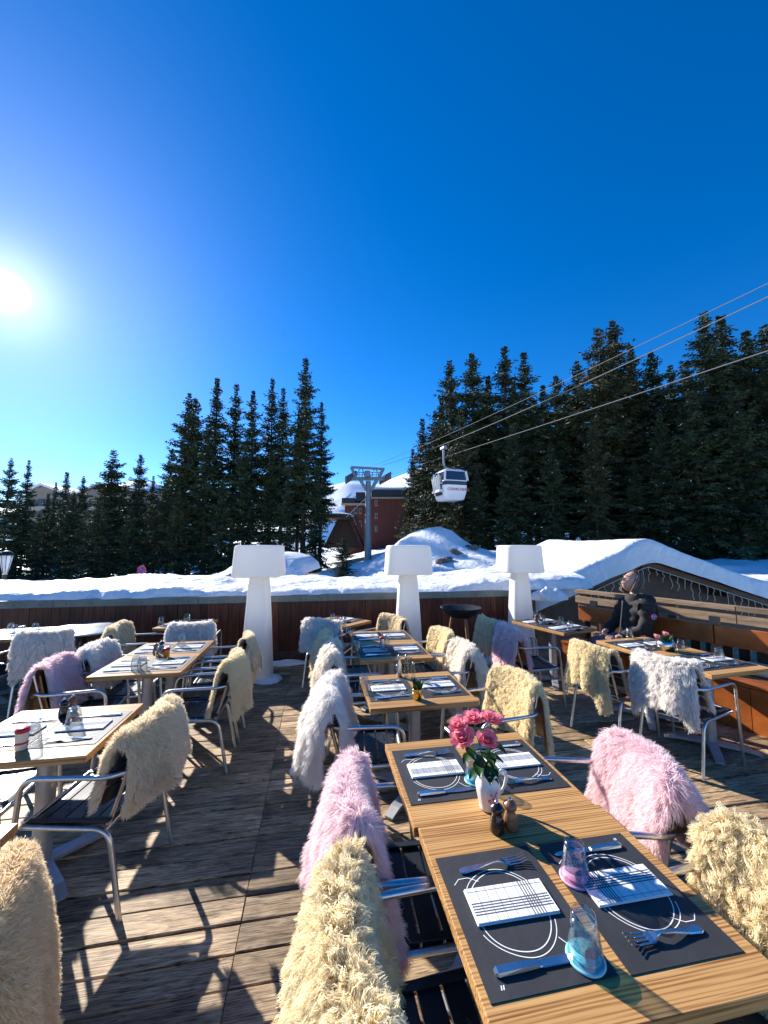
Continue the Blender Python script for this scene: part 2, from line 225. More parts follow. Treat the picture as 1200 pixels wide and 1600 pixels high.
# ------------------------------------------------------------------ mesh builder
class MB:
    def __init__(s): s.v = []; s.f = []; s.mi = []; s.sm = []; s.tone = []; s.mats = []; s.n = 0; s.cur = 0; s.t = .5
    def use(s, m):
        m = M[m] if isinstance(m, str) else m
        if m not in s.mats: s.mats.append(m)
        s.cur = s.mats.index(m); return s
    def add(s, vs, fs, smooth=False):
        o = s.n; s.v.extend([tuple(p) for p in vs]); s.n += len(vs)
        for f in fs: s.f.append([i + o for i in f]); s.mi.append(s.cur); s.sm.append(smooth)
        s.tone.extend([s.t] * len(vs)); return s
    def box(s, c, d, rot=None, taper=1.0, bev=0.0):
        x, y, z = d[0] / 2, d[1] / 2, d[2] / 2
        if bev:
            bm = bmesh.new(); bmesh.ops.create_cube(bm, size=1, matrix=Matrix.Diagonal((d[0], d[1], d[2], 1)))
            bmesh.ops.bevel(bm, geom=bm.edges[:], offset=bev, segments=2, affect='EDGES', profile=.5)
            bm.verts.index_update(); vs = [v.co.copy() for v in bm.verts]; fs = [[v.index for v in f.verts] for f in bm.faces]; bm.free()
        else:
            vs = [Vector((sx * x * (taper if sz > 0 else 1), sy * y * (taper if sz > 0 else 1), sz * z)) for sz in (-1, 1) for sy in (-1, 1) for sx in (-1, 1)]
            fs = [(0, 2, 3, 1), (4, 5, 7, 6), (0, 1, 5, 4), (2, 6, 7, 3), (0, 4, 6, 2), (1, 3, 7, 5)]
        if rot is not None: vs = [rot @ v for v in vs]
        c = Vector(c); return s.add([v + c for v in vs], fs)
    def bar(s, a, b, wx, wy, up=(0, 0, 1)):                # rectangular bar from a to b
        a, b = Vector(a), Vector(b); d = b - a; z = d.normalized(); x = Vector(up).cross(z)
        if x.length < 1e-4: x = Vector((1, 0, 0))
        x.normalize(); y = z.cross(x)
        return s.box((a + b) / 2, (wx, wy, d.length), Matrix((x, y, z)).transposed())
    def tube(s, pts, r, n=10, cap=True):
        pts = [Vector(p) for p in pts]; rs = r if isinstance(r, (list, tuple)) else [r] * len(pts); vs = []; fs = []
        T = [(pts[min(i + 1, len(pts) - 1)] - pts[max(i - 1, 0)]).normalized() for i in range(len(pts))]
        x = T[0].orthogonal().normalized()
        for i, p in enumerate(pts):
            x = (x - T[i] * x.dot(T[i])).normalized(); y = T[i].cross(x)
            for k in range(n): a = 2 * math.pi * k / n; vs.append(p + (x * math.cos(a) + y * math.sin(a)) * rs[i])
        for i in range(len(pts) - 1):
            for k in range(n): k2 = (k + 1) % n; fs.append((i * n + k, i * n + k2, (i + 1) * n + k2, (i + 1) * n + k))
        s.add(vs, fs, True)
        if cap: s.add(vs[:n], [tuple(range(n - 1, -1, -1))]); s.add(vs[-n:], [tuple(range(n))])
        return s
    def lathe(s, prof, n=24, c=(0, 0, 0), lobes=0, amp=0.0, power=2.0, closed=False):
        vs = []; fs = []; c = Vector(c)
        for r, z in prof:
            for k in range(n):
                a = 2 * math.pi * k / n; ca, sa = math.cos(a), math.sin(a)
                q = r * (1 + amp * math.cos(lobes * a))
                if power != 2: q = r / (abs(ca) ** power + abs(sa) ** power) ** (1 / power)
                vs.append(c + Vector((q * ca, q * sa, z)))
        m = len(prof)
        for i in range(m if closed else m - 1):
            for k in range(n): k2 = (k + 1) % n; j = (i + 1) % m; fs.append((i * n + k, i * n + k2, j * n + k2, j * n + k))
        s.add(vs, fs, True)
        if not closed:
            if prof[0][0] > 1e-5: s.add(vs[:n], [tuple(range(n - 1, -1, -1))])
            if prof[-1][0] > 1e-5: s.add(vs[-n:], [tuple(range(n))])
        return s
    def grid(s, G, smooth=True, flip=False):             # G: (a,b,3) array
        a, b = G.shape[:2]; fs = []
        for i in range(a - 1):
            for j in range(b - 1):
                q = (i * b + j, i * b + j + 1, (i + 1) * b + j + 1, (i + 1) * b + j); fs.append(q[::-1] if flip else q)
        return s.add([Vector(p) for p in G.reshape(-1, 3)], fs, smooth)
    def prism(s, poly, z0, z1, T=None):                    # polygon in xy raised z0..z1, T maps
        n = len(poly); vs = [Vector((x, y, z0)) for x, y in poly] + [Vector((x, y, z1)) for x, y in poly]
        if T is not None: vs = [T @ v for v in vs]
        return s.add(vs, [tuple(range(n - 1, -1, -1)), tuple(range(n, 2 * n))] + [(i, (i + 1) % n, n + (i + 1) % n, n + i) for i in range(n)])
    def ribbon(s, pts, w, z):                              # flat line in xy
        vs = []; n = len(pts)
        for i in range(n):
            a = Vector(pts[max(i - 1, 0)]); b = Vector(pts[min(i + 1, n - 1)]); d = (b - a).normalized(); q = Vector((-d.y, d.x)) * w / 2
            p = Vector(pts[i]); vs += [(p.x + q.x, p.y + q.y, z), (p.x - q.x, p.y - q.y, z)]
        return s.add(vs, [(2 * i + 1, 2 * i + 3, 2 * i + 2, 2 * i) for i in range(n - 1)])
    def mesh(s, name):
        me = bpy.data.meshes.new(name); me.from_pydata([tuple(p) for p in s.v], [], s.f)
        for m in s.mats: me.materials.append(m)
        me.polygons.foreach_set('material_index', s.mi); me.polygons.foreach_set('use_smooth', s.sm)
        me.attributes.new('tone', 'FLOAT', 'POINT').data.foreach_set('value', s.tone); me.update(); return me
    def build(s, name, parent=None, loc=(0, 0, 0), rz=0.0):
        return link(name, s.mesh(name), parent, loc, rz)
def link(name, me, parent=None, loc=(0, 0, 0), rz=0.0):
    o = bpy.data.objects.new(name, me); COL.objects.link(o); o.parent = parent; o.location = loc; o.rotation_euler = (0, 0, rz); return o
def B(m): return MB().use(m)
def tag(o, label=None, cat=None, group=None, kind=None):
    if label: o['label'] = label
    if cat: o['category'] = cat
    if group: o['group'] = group
    if kind: o['kind'] = kind
    return o
def thing(name, label, cat, loc=(0, 0, 0), rz=0.0, group=None):
    o = bpy.data.objects.new(name, None); COL.objects.link(o); o.empty_display_size = .1
    o.location = loc; o.rotation_euler = (0, 0, rz); return tag(o, label, cat, group)
def kids(o): return [c for c in bpy.data.objects if c.parent == o]
def dup(root, ch, label, loc, rz, group=None):           # copy a thing and its parts
    r = root.copy(); COL.objects.link(r); r.location = loc; r.rotation_euler = (0, 0, rz); r['label'] = label
    if group: r['group'] = group
    for c in ch:
        k = c.copy(); COL.objects.link(k); k.parent = r
    return r
def npmesh(name, V, F4, m, tone=None, smooth=True):      # quads from numpy arrays
    me = bpy.data.meshes.new(name); nv, nf = len(V), len(F4); k = F4.shape[1]
    me.vertices.add(nv); me.vertices.foreach_set('co', V.astype(np.float32).ravel())
    me.loops.add(nf * k); me.loops.foreach_set('vertex_index', F4.astype(np.int32).ravel())
    me.polygons.add(nf); me.polygons.foreach_set('loop_start', np.arange(0, nf * k, k, dtype=np.int32))
    me.polygons.foreach_set('use_smooth', np.full(nf, smooth)); 
    for x in (m if isinstance(m, (list, tuple)) else [m]): me.materials.append(x)
    if tone is not None: me.attributes.new('tone', 'FLOAT', 'POINT').data.foreach_set('value', tone.astype(np.float32))
    me.update(calc_edges=True); return me
def snoise(x, y, seed=0, oct=4):                         # smooth value noise on arrays
    x = np.asarray(x, float); y = np.asarray(y, float); out = np.zeros(np.broadcast(x, y).shape); amp = 1.; tot = 0.
    for o in range(oct):
        X, Y = x * 2 ** o + 17.3 * o, y * 2 ** o - 9.1 * o; i, j = np.floor(X), np.floor(Y); fx, fy = X - i, Y - j
        fx = fx * fx * (3 - 2 * fx); fy = fy * fy * (3 - 2 * fy)
        h = lambda a, b: np.modf(np.abs(np.sin(a * 127.1 + b * 311.7 + seed * 74.7) * 43758.5453))[0]
        out += amp * ((h(i, j) * (1 - fx) + h(i + 1, j) * fx) * (1 - fy) + (h(i, j + 1) * (1 - fx) + h(i + 1, j + 1) * fx) * fy); tot += amp; amp *= .5
    return out / tot * 2 - 1
def sstep(a, b, x): t = np.clip((x - a) / (b - a), 0, 1); return t * t * (3 - 2 * t)
rng = np.random.default_rng(7); random.seed(5)

# ================================================================== SETTING: terrain, mountains
def terr(X, Y):
    X = np.asarray(X, float); Y = np.asarray(Y, float)
    w = -X * math.sin(R0) + Y * math.cos(R0)
    z = -1.9 + 2.6 * sstep(-16, 4, X + .1 * Y - 3)                       # lower on the left, higher on the right
    z += .75 * sstep(12, 30, Y) * sstep(-8, 3, X)
    z += 2.0 * np.exp(-((X - 2.3) / 2.3) ** 2 - ((Y - 21.5) / 3.2) ** 2) + .3 * np.exp(-((X - 4.6) / 2.2) ** 2 - ((Y - 19) / 2.5) ** 2) + .22 * np.maximum(0, snoise(X * 1.5, Y * 1.5, 41, 3)) * sstep(13, 16, Y) * sstep(28, 22, Y)
    z -= .5 * sstep(6, 14, X) * sstep(10, 20, Y)
    z += .42 * snoise(X * .4, Y * .4, 3) * sstep(9, 14, Y) * (.4 + .6 * sstep(-12, 0, X)) + .5 * snoise(X * .07, Y * .07, 5, 2) * sstep(12, 25, Y)
    z = np.where(w < 9.5, -2.2 + (z + 2.2) * sstep(7.5, 9.5, w), z)
    z += 55 * sstep(120, 500, np.hypot(X, Y)) * 0
    return z
xs = np.concatenate([np.linspace(-400, -60, 12), np.linspace(-55, 55, 200), np.linspace(60, 400, 12)])
ys = np.concatenate([np.linspace(-60, 4, 10), np.linspace(5, 70, 170), np.linspace(75, 900, 16)])
GX, GY = np.meshgrid(xs, ys); GZ = terr(GX, GY)
tag(MB().use('snow').grid(np.dstack([GX, GY, GZ])).build('snow_ground'), kind='structure')

def mountain(pts, Y, depth, name, seed):                 # a ridge whose crest follows the outline seen from the terrace
    px = np.linspace(pts[0][0], pts[-1][0], 160); py = np.interp(px, [p[0] for p in pts], [p[1] for p in pts]); n = 40; G = np.zeros((n, 160, 3))
    for j in range(160):
        c = far(px[j], py[j], Y)
        for i in range(n):
            t = i / (n - 1); d = (t - .5) * 2; k = abs(d)
            X = c.x; YY = Y + d * depth; zc = c.z * (1 - k ** 1.1) - 60 * k
            G[i, j] = (X + 30 * snoise(j * .11, i * .2, seed) * k, YY, zc + 38 * k * (1 - k) * 4 * (snoise(X * .012, YY * .012, seed, 5)) + 6 * snoise(j * .3, 3.1, seed))
    tag(MB().use('mount').grid(G).build(name), kind='structure')
mountain([(-250, 800), (60, 790), (170, 772), (215, 750), (250, 755), (300, 790), (420, 800), (500, 762), (545, 752), (590, 755), (640, 738), (690, 712), (760, 705), (900, 690), (1250, 690), (1500, 760)], 1400, 620, 'mountains', 4)

# ================================================================== deck
D = MB().use('deck'); row = 0; w = -1.6; pitch = .142
while w < 6.42:
    row += 1; joints = [-7.2] + sorted([-3.55 + (row % 2) * .02 + 2.9 * k for k in range(4)]) + [8.0] if False else None
    cuts = [-7.5, -4.4, -3.1 if row % 4 < 2 else -2.2, -.33, 1.3 if row % 4 < 2 else -.02 + 2.5, 4.1, 8.5]
    if row % 8 in (5, 6): cuts.insert(4, .02)
    cuts = sorted(set(cuts))
    for a, b in zip(cuts[:-1], cuts[1:]):
        D.t = random.random(); z = random.uniform(-.002, .0015); tl = random.uniform(-.004, .004)
        g = .0022; y0, y1 = w + .003, w + pitch - .0045; x0, x1 = a + g / 2, b - g / 2; e = .004
        vs = [(x0, y0, -.03), (x1, y0, -.03), (x1, y1, -.03), (x0, y1, -.03), (x0, y0, z - e), (x1, y0, z - e + tl), (x1, y1, z - e + tl), (x0, y1, z - e),
              (x0 + e / 2, y0 + e, z), (x1 - e / 2, y0 + e, z + tl), (x1 - e / 2, y1 - e, z + tl), (x0 + e / 2, y1 - e, z)]
        D.add(vs, [(0, 1, 5, 4), (1, 2, 6, 5), (2, 3, 7, 6), (3, 0, 4, 7), (4, 5, 9, 8), (5, 6, 10, 9), (6, 7, 11, 10), (7, 4, 8, 11), (8, 9, 10, 11)])
    w += pitch
D.use('dkwood').box((.5, 2.4, -.06), (16, 8.2, .05))
tag(D.build('deck', rz=R0), kind='structure')

# ================================================================== parapet wall with snow
WW = 6.38                                                # terrace coordinate of its face
wallT = thing('parapet_wall', 'low dark red board wall with grey metal capping along the back of the terrace', 'wall', P(-1.2, WW), R0)
b = B('wall'); x = -6.4
while x < 5.0:
    wd = random.choice([.11, .13, .15, .17, .19]); b.t = random.random(); y = random.uniform(-.004, .004)
    b.box((x + wd / 2, .02 + y, .50), (wd - .005, .035, .90)); x += wd
b.t = .1; b.box((-.7, .11, .46), (11.4, .14, .92))
b.build('boarding', wallT)
b = B('dkwood'); b.box((-.7, .0, .07), (11.4, .06, .14)); b.build('skirting', wallT)
b = B('flash')
for k in range(6): b.box((-6.4 + 1.95 * k + .97, .12, .925 + .04), (1.944, .34 + .004 * (k % 2), .105)); 
b.use('dark')
for k in range(34): q = b.n; b.lathe([(.008, -.004), (.008, .004), (.0, .006)], 6, (0, 0, 0)); b.v[q:] = [(p[0] - 6.3 + k * .33, -.052 - p[2], .955 + p[1]) for p in b.v[q:]]
b.build('capping', wallT)

nu, nw = 260, 40; U = np.linspace(-7.6, 5.0, nu); S = np.linspace(0, 1, nw); UU, SS = np.meshgrid(U, S, indexing='ij')
hgt = .12 + .05 * snoise(UU * .8, UU * 0 + .5, 2) + .07 * np.exp(-((UU + 3.2) / 1.0) ** 2) + .14 * sstep(2.2, 3.8, UU)
prof = np.clip(SS / .16, 0, 1); prof = np.sqrt(np.clip(1 - (1 - prof) ** 2, 0, 1))
zz = 1.015 + hgt * prof * (.85 + .25 * sstep(.1, .75, SS)) + (.05 * snoise(UU * 1.8, SS * 3, 9) + .03 * snoise(UU * 5, SS * 8, 10)) * prof - .9 * sstep(.86, 1, SS)
ww = WW - .02 + SS * 2.3 + .045 * snoise(UU * 1.6, SS * 2, 21) + .09 * snoise(UU * 4, SS * 5, 22, 3) * (1 - SS)
Pw = np.dstack([UU * math.cos(R0) - ww * math.sin(R0), UU * math.sin(R0) + ww * math.cos(R0), zz])
b = B('snow').grid(Pw, flip=True)
tag(b.build('snow_bank'), 'long rounded bank of snow lying on top of the low red wall', 'snow', kind='stuff')
def lump(name, u, w, z, rx, ry, rz, label, seed):
    n = 22; G = np.zeros((n, n * 2, 3))
    for i in range(n):
        for j in range(n * 2):
            a = math.pi / 2 * i / (n - 1); t = 2 * math.pi * j / (2 * n - 1); k = 1 + .35 * float(snoise(math.cos(t) * 1.6 + 5, math.sin(t) * 1.6 + a * 1.5, seed, 3))
            G[i, j] = (rx * math.sin(a) * math.cos(t) * k, ry * math.sin(a) * math.sin(t) * k, rz * math.cos(a) * k - .004)
    return tag(B('snow').grid(G).build(name, loc=P(u, w, z), rz=R0), label, 'snow', kind='stuff')
lump('snow_heap', -.62, 5.52, 0, .20, .16, .07, 'small heap of snow at the foot of the left white lamp', 1)
lump('snow_heap', 3.0, 5.75, 0, .38, .25, .22, 'snow pile on the deck beneath the far right table', 2)
lump('snow_heap', 4.0, 6.25, .86, .34, .22, .2, 'chunk of snow sliding off the roof beside the bench corner', 3)
lump('snow_heap', -.45, 6.2, 0, .3, .12, .05, 'thin strip of snow at the base of the red wall', 4)
lump('snow_heap', 1.9, 6.1, 0, .5, .14, .05, 'thin patch of snow under the fire bowl by the wall', 5)
lump('snow_heap', -3.0, 6.0, 0, .5, .22, .06, 'thin patch of snow under the round table', 6)

# ================================================================== giant lamps
def lamp(x, Y, label, k=1.0):
    c = far(x, 852, Y); c.z = 0
    t = thing('floor_lamp', label, 'lamp', c, R0 * .4, 'giant white floor lamps along the wall'); t.scale = (k, k, 1)
    B('white').lathe([(.212, 0), (.217, .02), (.206, .25), (.175, .8), (.15, 1.2), (.128, 1.37), (.126, 1.39)], 64, power=5).build('lamp_base', t)
    B('white').lathe([(.10, 1.375), (.335, 1.372), (.352, 1.38), (.354, 1.40), (.348, 1.50), (.328, 1.765), (.322, 1.785), (.308, 1.797), (.28, 1.80), (.0, 1.803)], 64, power=5.5).build('lamp_shade', t)
    return t
lamp(407, 5.42, 'giant white floor lamp standing left, nearest the low snowy shelter roof', .92)
lamp(637, 5.88, 'giant white floor lamp in the middle, below the hanging cable car', .98)
lamp(810, 6.25, 'giant white floor lamp on the right, beside the snow covered roof', .89)

# ================================================================== trees
def conifer(seed, H, RB, bare, dens=1.0, lean=0.0):
    g = np.random.default_rng(seed); V = []; TN = []; sn = []
    z = bare * H; k = 0
    while z < H * .985:
        f = z / H; nb = int(g.integers(7, 12)); env = RB * 1.5 * min(1, (1 - f) * 1.12) ** .80 * (.72 + .28 * math.sin(k * .9 + seed)) * (0.75 if f < bare + .06 else 1)
        for b_ in range(nb):
            if g.random() > .92 * dens: continue
            ang = g.random() * 2 * math.pi; Lb = max(.16, env * g.uniform(.5, 1.25)); up = (.55 * f - .14) + g.normal(0, .05); dr = .36 * (1 - f) + .06
            n = max(3, int(Lb / .17)); ta = np.linspace(.12, 1, n) + g.normal(0, .02, n)
            d = np.array([math.cos(ang), math.sin(ang), 0]); sd = np.array([-d[1], d[0], 0])
            C = d * (Lb * ta)[:, None]; C[:, 2] = z + Lb * (up * ta - dr * ta ** 2 + .14 * ta ** 5)
            tone = g.uniform(.15, .85)
            for side in (-1, 1, 0, 0):
                if side: dirv = sd * side * .72 + d * .55 + np.array([0, 0, -.30]); ln = (.78 * (1 - .62 * ta) * min(1, Lb / 1.3) + .10)
                else: dirv = d * .45 + np.array([0, 0, -.85]) + sd * g.normal(0, .35); ln = .36 * (1 - .4 * ta) * min(1, Lb / 1.7) + .05
                dv = dirv + g.normal(0, .22, (n, 3)); dv /= np.linalg.norm(dv, axis=1)[:, None]; ln = ln * g.uniform(.6, 1.25, n)
                wv = np.cross(dv, g.normal(0, 1, (n, 3))); wv /= np.linalg.norm(wv, axis=1)[:, None] + 1e-6; wd = .062 * g.uniform(.6, 1.3, n)[:, None]
                a = C + wv * wd * .6; b2 = C - wv * wd * .6; m_ = C + dv * (ln * .55)[:, None]; tip = C + dv * ln[:, None]; tip[:, 2] -= .05 * ln
                V.append(np.stack([a, m_ + wv * wd, tip, m_ - wv * wd, ], 1)); TN.append(np.clip(g.normal(tone, .15, n), 0, 1))
                sn.append((g.random(n) < (.014 if side == 0 else .006)) & (dv[:, 2] > -.75))
        z += (.36 - .16 * f) * g.uniform(.65, 1.4); k += 1
    V = np.concatenate(V).reshape(-1, 3); TN = np.repeat(np.concatenate(TN), 4); sn = np.concatenate(sn)
    return V, np.arange(len(V)).reshape(-1, 4), TN, sn
PROTO = []
for i, (H, RB, bare) in enumerate([(20, 2.5, .10), (21, 2.1, .22), (18, 2.8, .05), (22, 2.3, .30), (17, 1.9, .08), (19, 2.6, .14), (15, 2.7, .02)]):
    V, F, TN, sn = conifer(11 + i, H, RB, bare)
    trk = B('bark').tube([(0, 0, -1.0), (.02, 0, H * .3), (.03, .02, H * .7), (.02, .01, H)], [.27, .2, .1, .012], 7).mesh('trunk')
    cs = []
    for cm in ('crown', 'crown2'):
        me = npmesh('crown', V, F, [M[cm], M['snow']], TN, False); me.polygons.foreach_set('material_index', sn.astype(np.int32)); cs.append(me)
    PROTO.append((H, trk, cs))
def tree(x, ytop, Y, proto, label, group, wide=1.0, olive=0, name='spruce_tree'):
    top = far(x, ytop, Y); gz = float(terr(top.x, top.y)) - .2; H, trk, cs = PROTO[proto]; s = max(.12, (top.z - gz) / H)
    t = thing(name, label, 'tree', (top.x, top.y, gz), random.uniform(0, 6.28), group)
    for nm, me in (('trunk', trk), ('crown', cs[olive])):
        o = link(nm, me, t); wq = s * wide * (1.28 if x > 600 else 1.08); o.scale = (wq, wq, s)
    return t
ORD = ['first', 'second', 'third', 'fourth', 'fifth', 'sixth', 'seventh', 'eighth', 'ninth', 'tenth', 'eleventh', 'twelfth', 'thirteenth', 'fourteenth', 'fifteenth', 'sixteenth', 'seventeenth', 'eighteenth', 'nineteenth', 'twentieth', 'twenty-first', 'twenty-second', 'twenty-third', 'twenty-fourth', 'twenty-fifth', 'twenty-sixth', 'twenty-seventh', 'twenty-eighth'] + [('thirt' if k < 40 else 'fort') + ('ieth' if k % 10 == 0 else 'y-' + ['', 'first', 'second', 'third', 'fourth', 'fifth', 'sixth', 'seventh', 'eighth', 'ninth'][k % 10]) for k in range(29, 50)]
def wood(lst, where, group):
    for i, (x, y, Y, p, wd, ol) in enumerate(sorted(lst)):
        size = 'tall' if y < 620 else 'middling' if y < 720 else 'short'
        tree(x, y, Y, p, f'{size} dark spruce, {ORD[i]} from the left {where}', group, wd, ol)
wood([(-25, 720, 50, 2, .9, 0), (18, 714, 48, 0, .9, 0), (46, 717, 50, 1, .85, 0), (76, 770, 46, 4, 1.1, 0), (105, 736, 44, 4, 1.1, 0), (131, 742, 46, 0, .9, 0), (178, 700, 40, 2, 1.15, 0), (155, 775, 36, 6, 1.2, 1),
      (220, 707, 42, 5, .9, 0), (88, 752, 52, 1, .9, 0), (116, 765, 40, 6, .9, 0), (195, 752, 46, 4, 1.0, 0), (205, 790, 36, 6, .9, 0), (240, 742, 44, 1, .9, 0), (62, 800, 40, 6, 1.0, 0), (245, 765, 38, 4, 1.1, 1), (32, 765, 42, 6, 1.2, 0)], 'in the low wood far left', 'spruces in the low wood at far left')
wood([(268, 700, 38, 5, 1.0, 1), (297, 612, 37, 0, 1.0, 0), (306, 618, 40, 5, .9, 1), (340, 588, 40, 1, 1.0, 0), (326, 660, 36, 4, 1.1, 0), (370, 596, 42, 3, .95, 0), (396, 608, 38, 1, 1.0, 0), (384, 690, 36, 2, .9, 0), (426, 588, 41, 3, .9, 0), (443, 603, 43, 3, .9, 0),
      (478, 556, 35, 3, 1.05, 0), (468, 640, 38, 1, .95, 0), (503, 625, 37, 3, .85, 0), (425, 700, 36, 5, 1.0, 0), (495, 720, 34, 6, .7, 0), (280, 760, 35, 6, .8, 1), (350, 740, 35, 6, .9, 0), (450, 745, 34, 6, .8, 0)], 'in the cluster behind the left lamp', 'spruces in the cluster behind the left lamp')
wood([(660, 652, 46, 4, .9, 1), (645, 700, 48, 4, .9, 1), (680, 640, 40, 2, .95, 1), (702, 560, 36, 0, .95, 0), (737, 547, 37, 5, .9, 0), (720, 640, 33, 6, .8, 1), (762, 585, 38, 1, 1.0, 0), (788, 538, 35, 3, 1.1, 0), (818, 546, 36, 3, 1.0, 0), (800, 660, 31, 2, .8, 0), (848, 600, 38, 1, 1.1, 0),
      (868, 583, 36, 5, .9, 0), (900, 562, 38, 0, 1.0, 1), (935, 508, 33, 2, .9, 1), (957, 498, 34, 0, 1.0, 1), (985, 540, 36, 1, 1.0, 0), (1016, 545, 35, 5, .9, 0), (1047, 568, 36, 0, .9, 0), (1030, 640, 29, 2, .8, 0), (1098, 484, 30, 0, 1.0, 0), (1125, 490, 32, 1, 1.2, 0),
      (1165, 512, 29, 5, 1.0, 0), (1192, 505, 31, 0, 1.1, 0), (1215, 530, 28, 2, 1.0, 0), (1080, 610, 28, 6, .9, 0), (1145, 600, 27, 6, .9, 0), (860, 690, 30, 6, .8, 0), (925, 650, 29, 2, .7, 1), (690, 620, 47, 1, 1.0, 0), (755, 612, 48, 4, 1.1, 0), (802, 600, 46, 1, 1.0, 0), (833, 622, 48, 4, 1.1, 0), (885, 600, 46, 5, 1.0, 0), (970, 590, 45, 0, 1.0, 0), (1005, 610, 44, 4, 1.1, 0), (1070, 560, 42, 5, 1.0, 0), (1150, 560, 42, 4, 1.1, 0), (745, 730, 32, 6, .8, 0), (785, 745, 31, 6, .7, 0), (990, 720, 30, 6, .8, 0)], 'in the tall forest on the right', 'spruces in the tall forest on the right')
tree(536, 836, 19.5, 6, 'tiny young fir standing alone on the snow below the lift tower', None, 1.5, 0, 'young_fir')

# rocks in the snow
for i, (x, y, Y, s, lab) in enumerate([(694, 889, 17, .55, 'dark rock poking out of the snow below the forest, nearer the middle lamp'), (712, 883, 18, .5, 'flat snow capped rock behind the middle lamp'), (738, 884, 18.5, .45, 'small grey rock in the snow, closest to the right lamp'),
                                      (664, 812, 23, .6, 'dark boulder on the crest of the snow mound'), (870, 872, 20, .5, 'brown rock at the forest edge left of the snowy roof')]):
    c = far(x, y, Y); c.z = float(terr(c.x, c.y)) - .05 * s; n = 14; G = np.zeros((n, 2 * n, 3))
    for a in range(n):
        for j in range(2 * n):
            th = math.pi * a / (n - 1); t = 2 * math.pi * j / (2 * n - 1); k = .62 * s * (1 + .9 * float(snoise(math.cos(t) * math.sin(th) * 1.5 + i * 7, math.sin(t) * math.sin(th) * 1.5 + math.cos(th), i, 3)))
            G[a, j] = (k * math.sin(th) * math.cos(t), k * math.sin(th) * math.sin(t), .6 * k * math.cos(th))
    tag(B('rock').grid(G).build('rock', loc=c), lab, 'rock', 'rocks in the snow')

# ================================================================== buildings behind
def facing(x, Y): return far(x, 852, Y)
# red apartment block
o = far(612, 852, 62); red = thing('apartment_building', 'red timber apartment block with black roof slabs behind the lift tower', 'building', (o.x, o.y, 0), 0)
def blk(x0, x1, ytop, ybot, Y, dep, m, nm, par, org):
    a, c = far(x0, ytop, Y), far(x1, ybot, Y)
    return B(m).box(((a.x + c.x) / 2 - org.x, Y + dep / 2 - org.y, (a.z + c.z) / 2), (c.x - a.x, dep, a.z - c.z)).build(nm, par)
blk(578, 648, 776, 870, 62, 9, 'red', 'wall', red, o); blk(539, 580, 787, 870, 63.5, 9, 'red', 'wall', red, o)
rf = blk(580, 652, 765, 777, 61.4, 10, 'slate', 'roof', red, o); blk(584, 650, 761.5, 765, 61.6, 9.4, 'snow', 'roof_snow', rf, o)
blk(534, 555, 778, 787.5, 62.9, 8, 'slate', 'roof', red, o); blk(556, 578, 769, 783, 62.7, 8, 'slate', 'roof', red, o)
blk(533, 579, 786, 789, 62.8, 8.5, 'winf', 'eave', red, o); blk(579, 652, 776.5, 778.5, 61.2, 9, 'winf', 'eave', red, o)
for x, y in ((588, 786), (588, 806), (588, 826), (563, 798), (563, 818), (563, 837), (556, 798), (556, 815)):
    f = blk(x - 2.3, x + 2.3, y - 4.5, y + 4.5, 61.9 if x > 580 else 63.3, .2, 'winf', 'window', red, o); blk(x - 1.5, x + 1.5, y - 3.5, y + 3.5, 61.8 if x > 580 else 63.2, .1, 'pane', 'pane', f, o)
# timber chalet roof lower left of the tower
o = far(535, 852, 40); ch = thing('wooden_chalet', 'dark wooden chalet with snowy eave and steep timber struts left of the lift tower', 'building', (o.x, o.y, 0))
b = B('dkwood')
def fp(x, y, Y): p = far(x, y, Y); return Vector((p.x - o.x, p.y - o.y, p.z))
b.add([fp(530, 806, 40), fp(552, 812, 40), fp(572, 856, 40), fp(505, 856, 40), fp(530, 806, 46), fp(552, 812, 46), fp(572, 856, 46), fp(505, 856, 46)], [(0, 3, 2, 1), (4, 5, 6, 7), (0, 1, 5, 4), (1, 2, 6, 5), (3, 0, 4, 7)]); b.build('wall', ch)
b = B('red')
for k in (0, 9): b.bar(fp(546 + k, 806, 39.7), fp(566 + k, 858, 39.7), .35, .35)
b.build('strut', ch)
B('dkwood').bar(fp(480, 809, 39.5), fp(549, 809, 39.5), 5, .35).build('eave', ch)
sb = MB().use('snow'); n = 20; G = np.zeros((n, 14, 3))
for i in range(n):
    for j in range(14):
        p = fp(478 + 76 * i / (n - 1), 808, 39.2); a = math.pi * j / 13; e = max(0, math.sin(math.pi * i / (n - 1))) ** .3
        G[i, j] = (p.x, p.y + 1.5 - 1.5 * math.cos(a), p.z + .62 * max(0, math.sin(a)) ** .6 * e)
sb.grid(G, flip=True).build('roof_snow', ch)
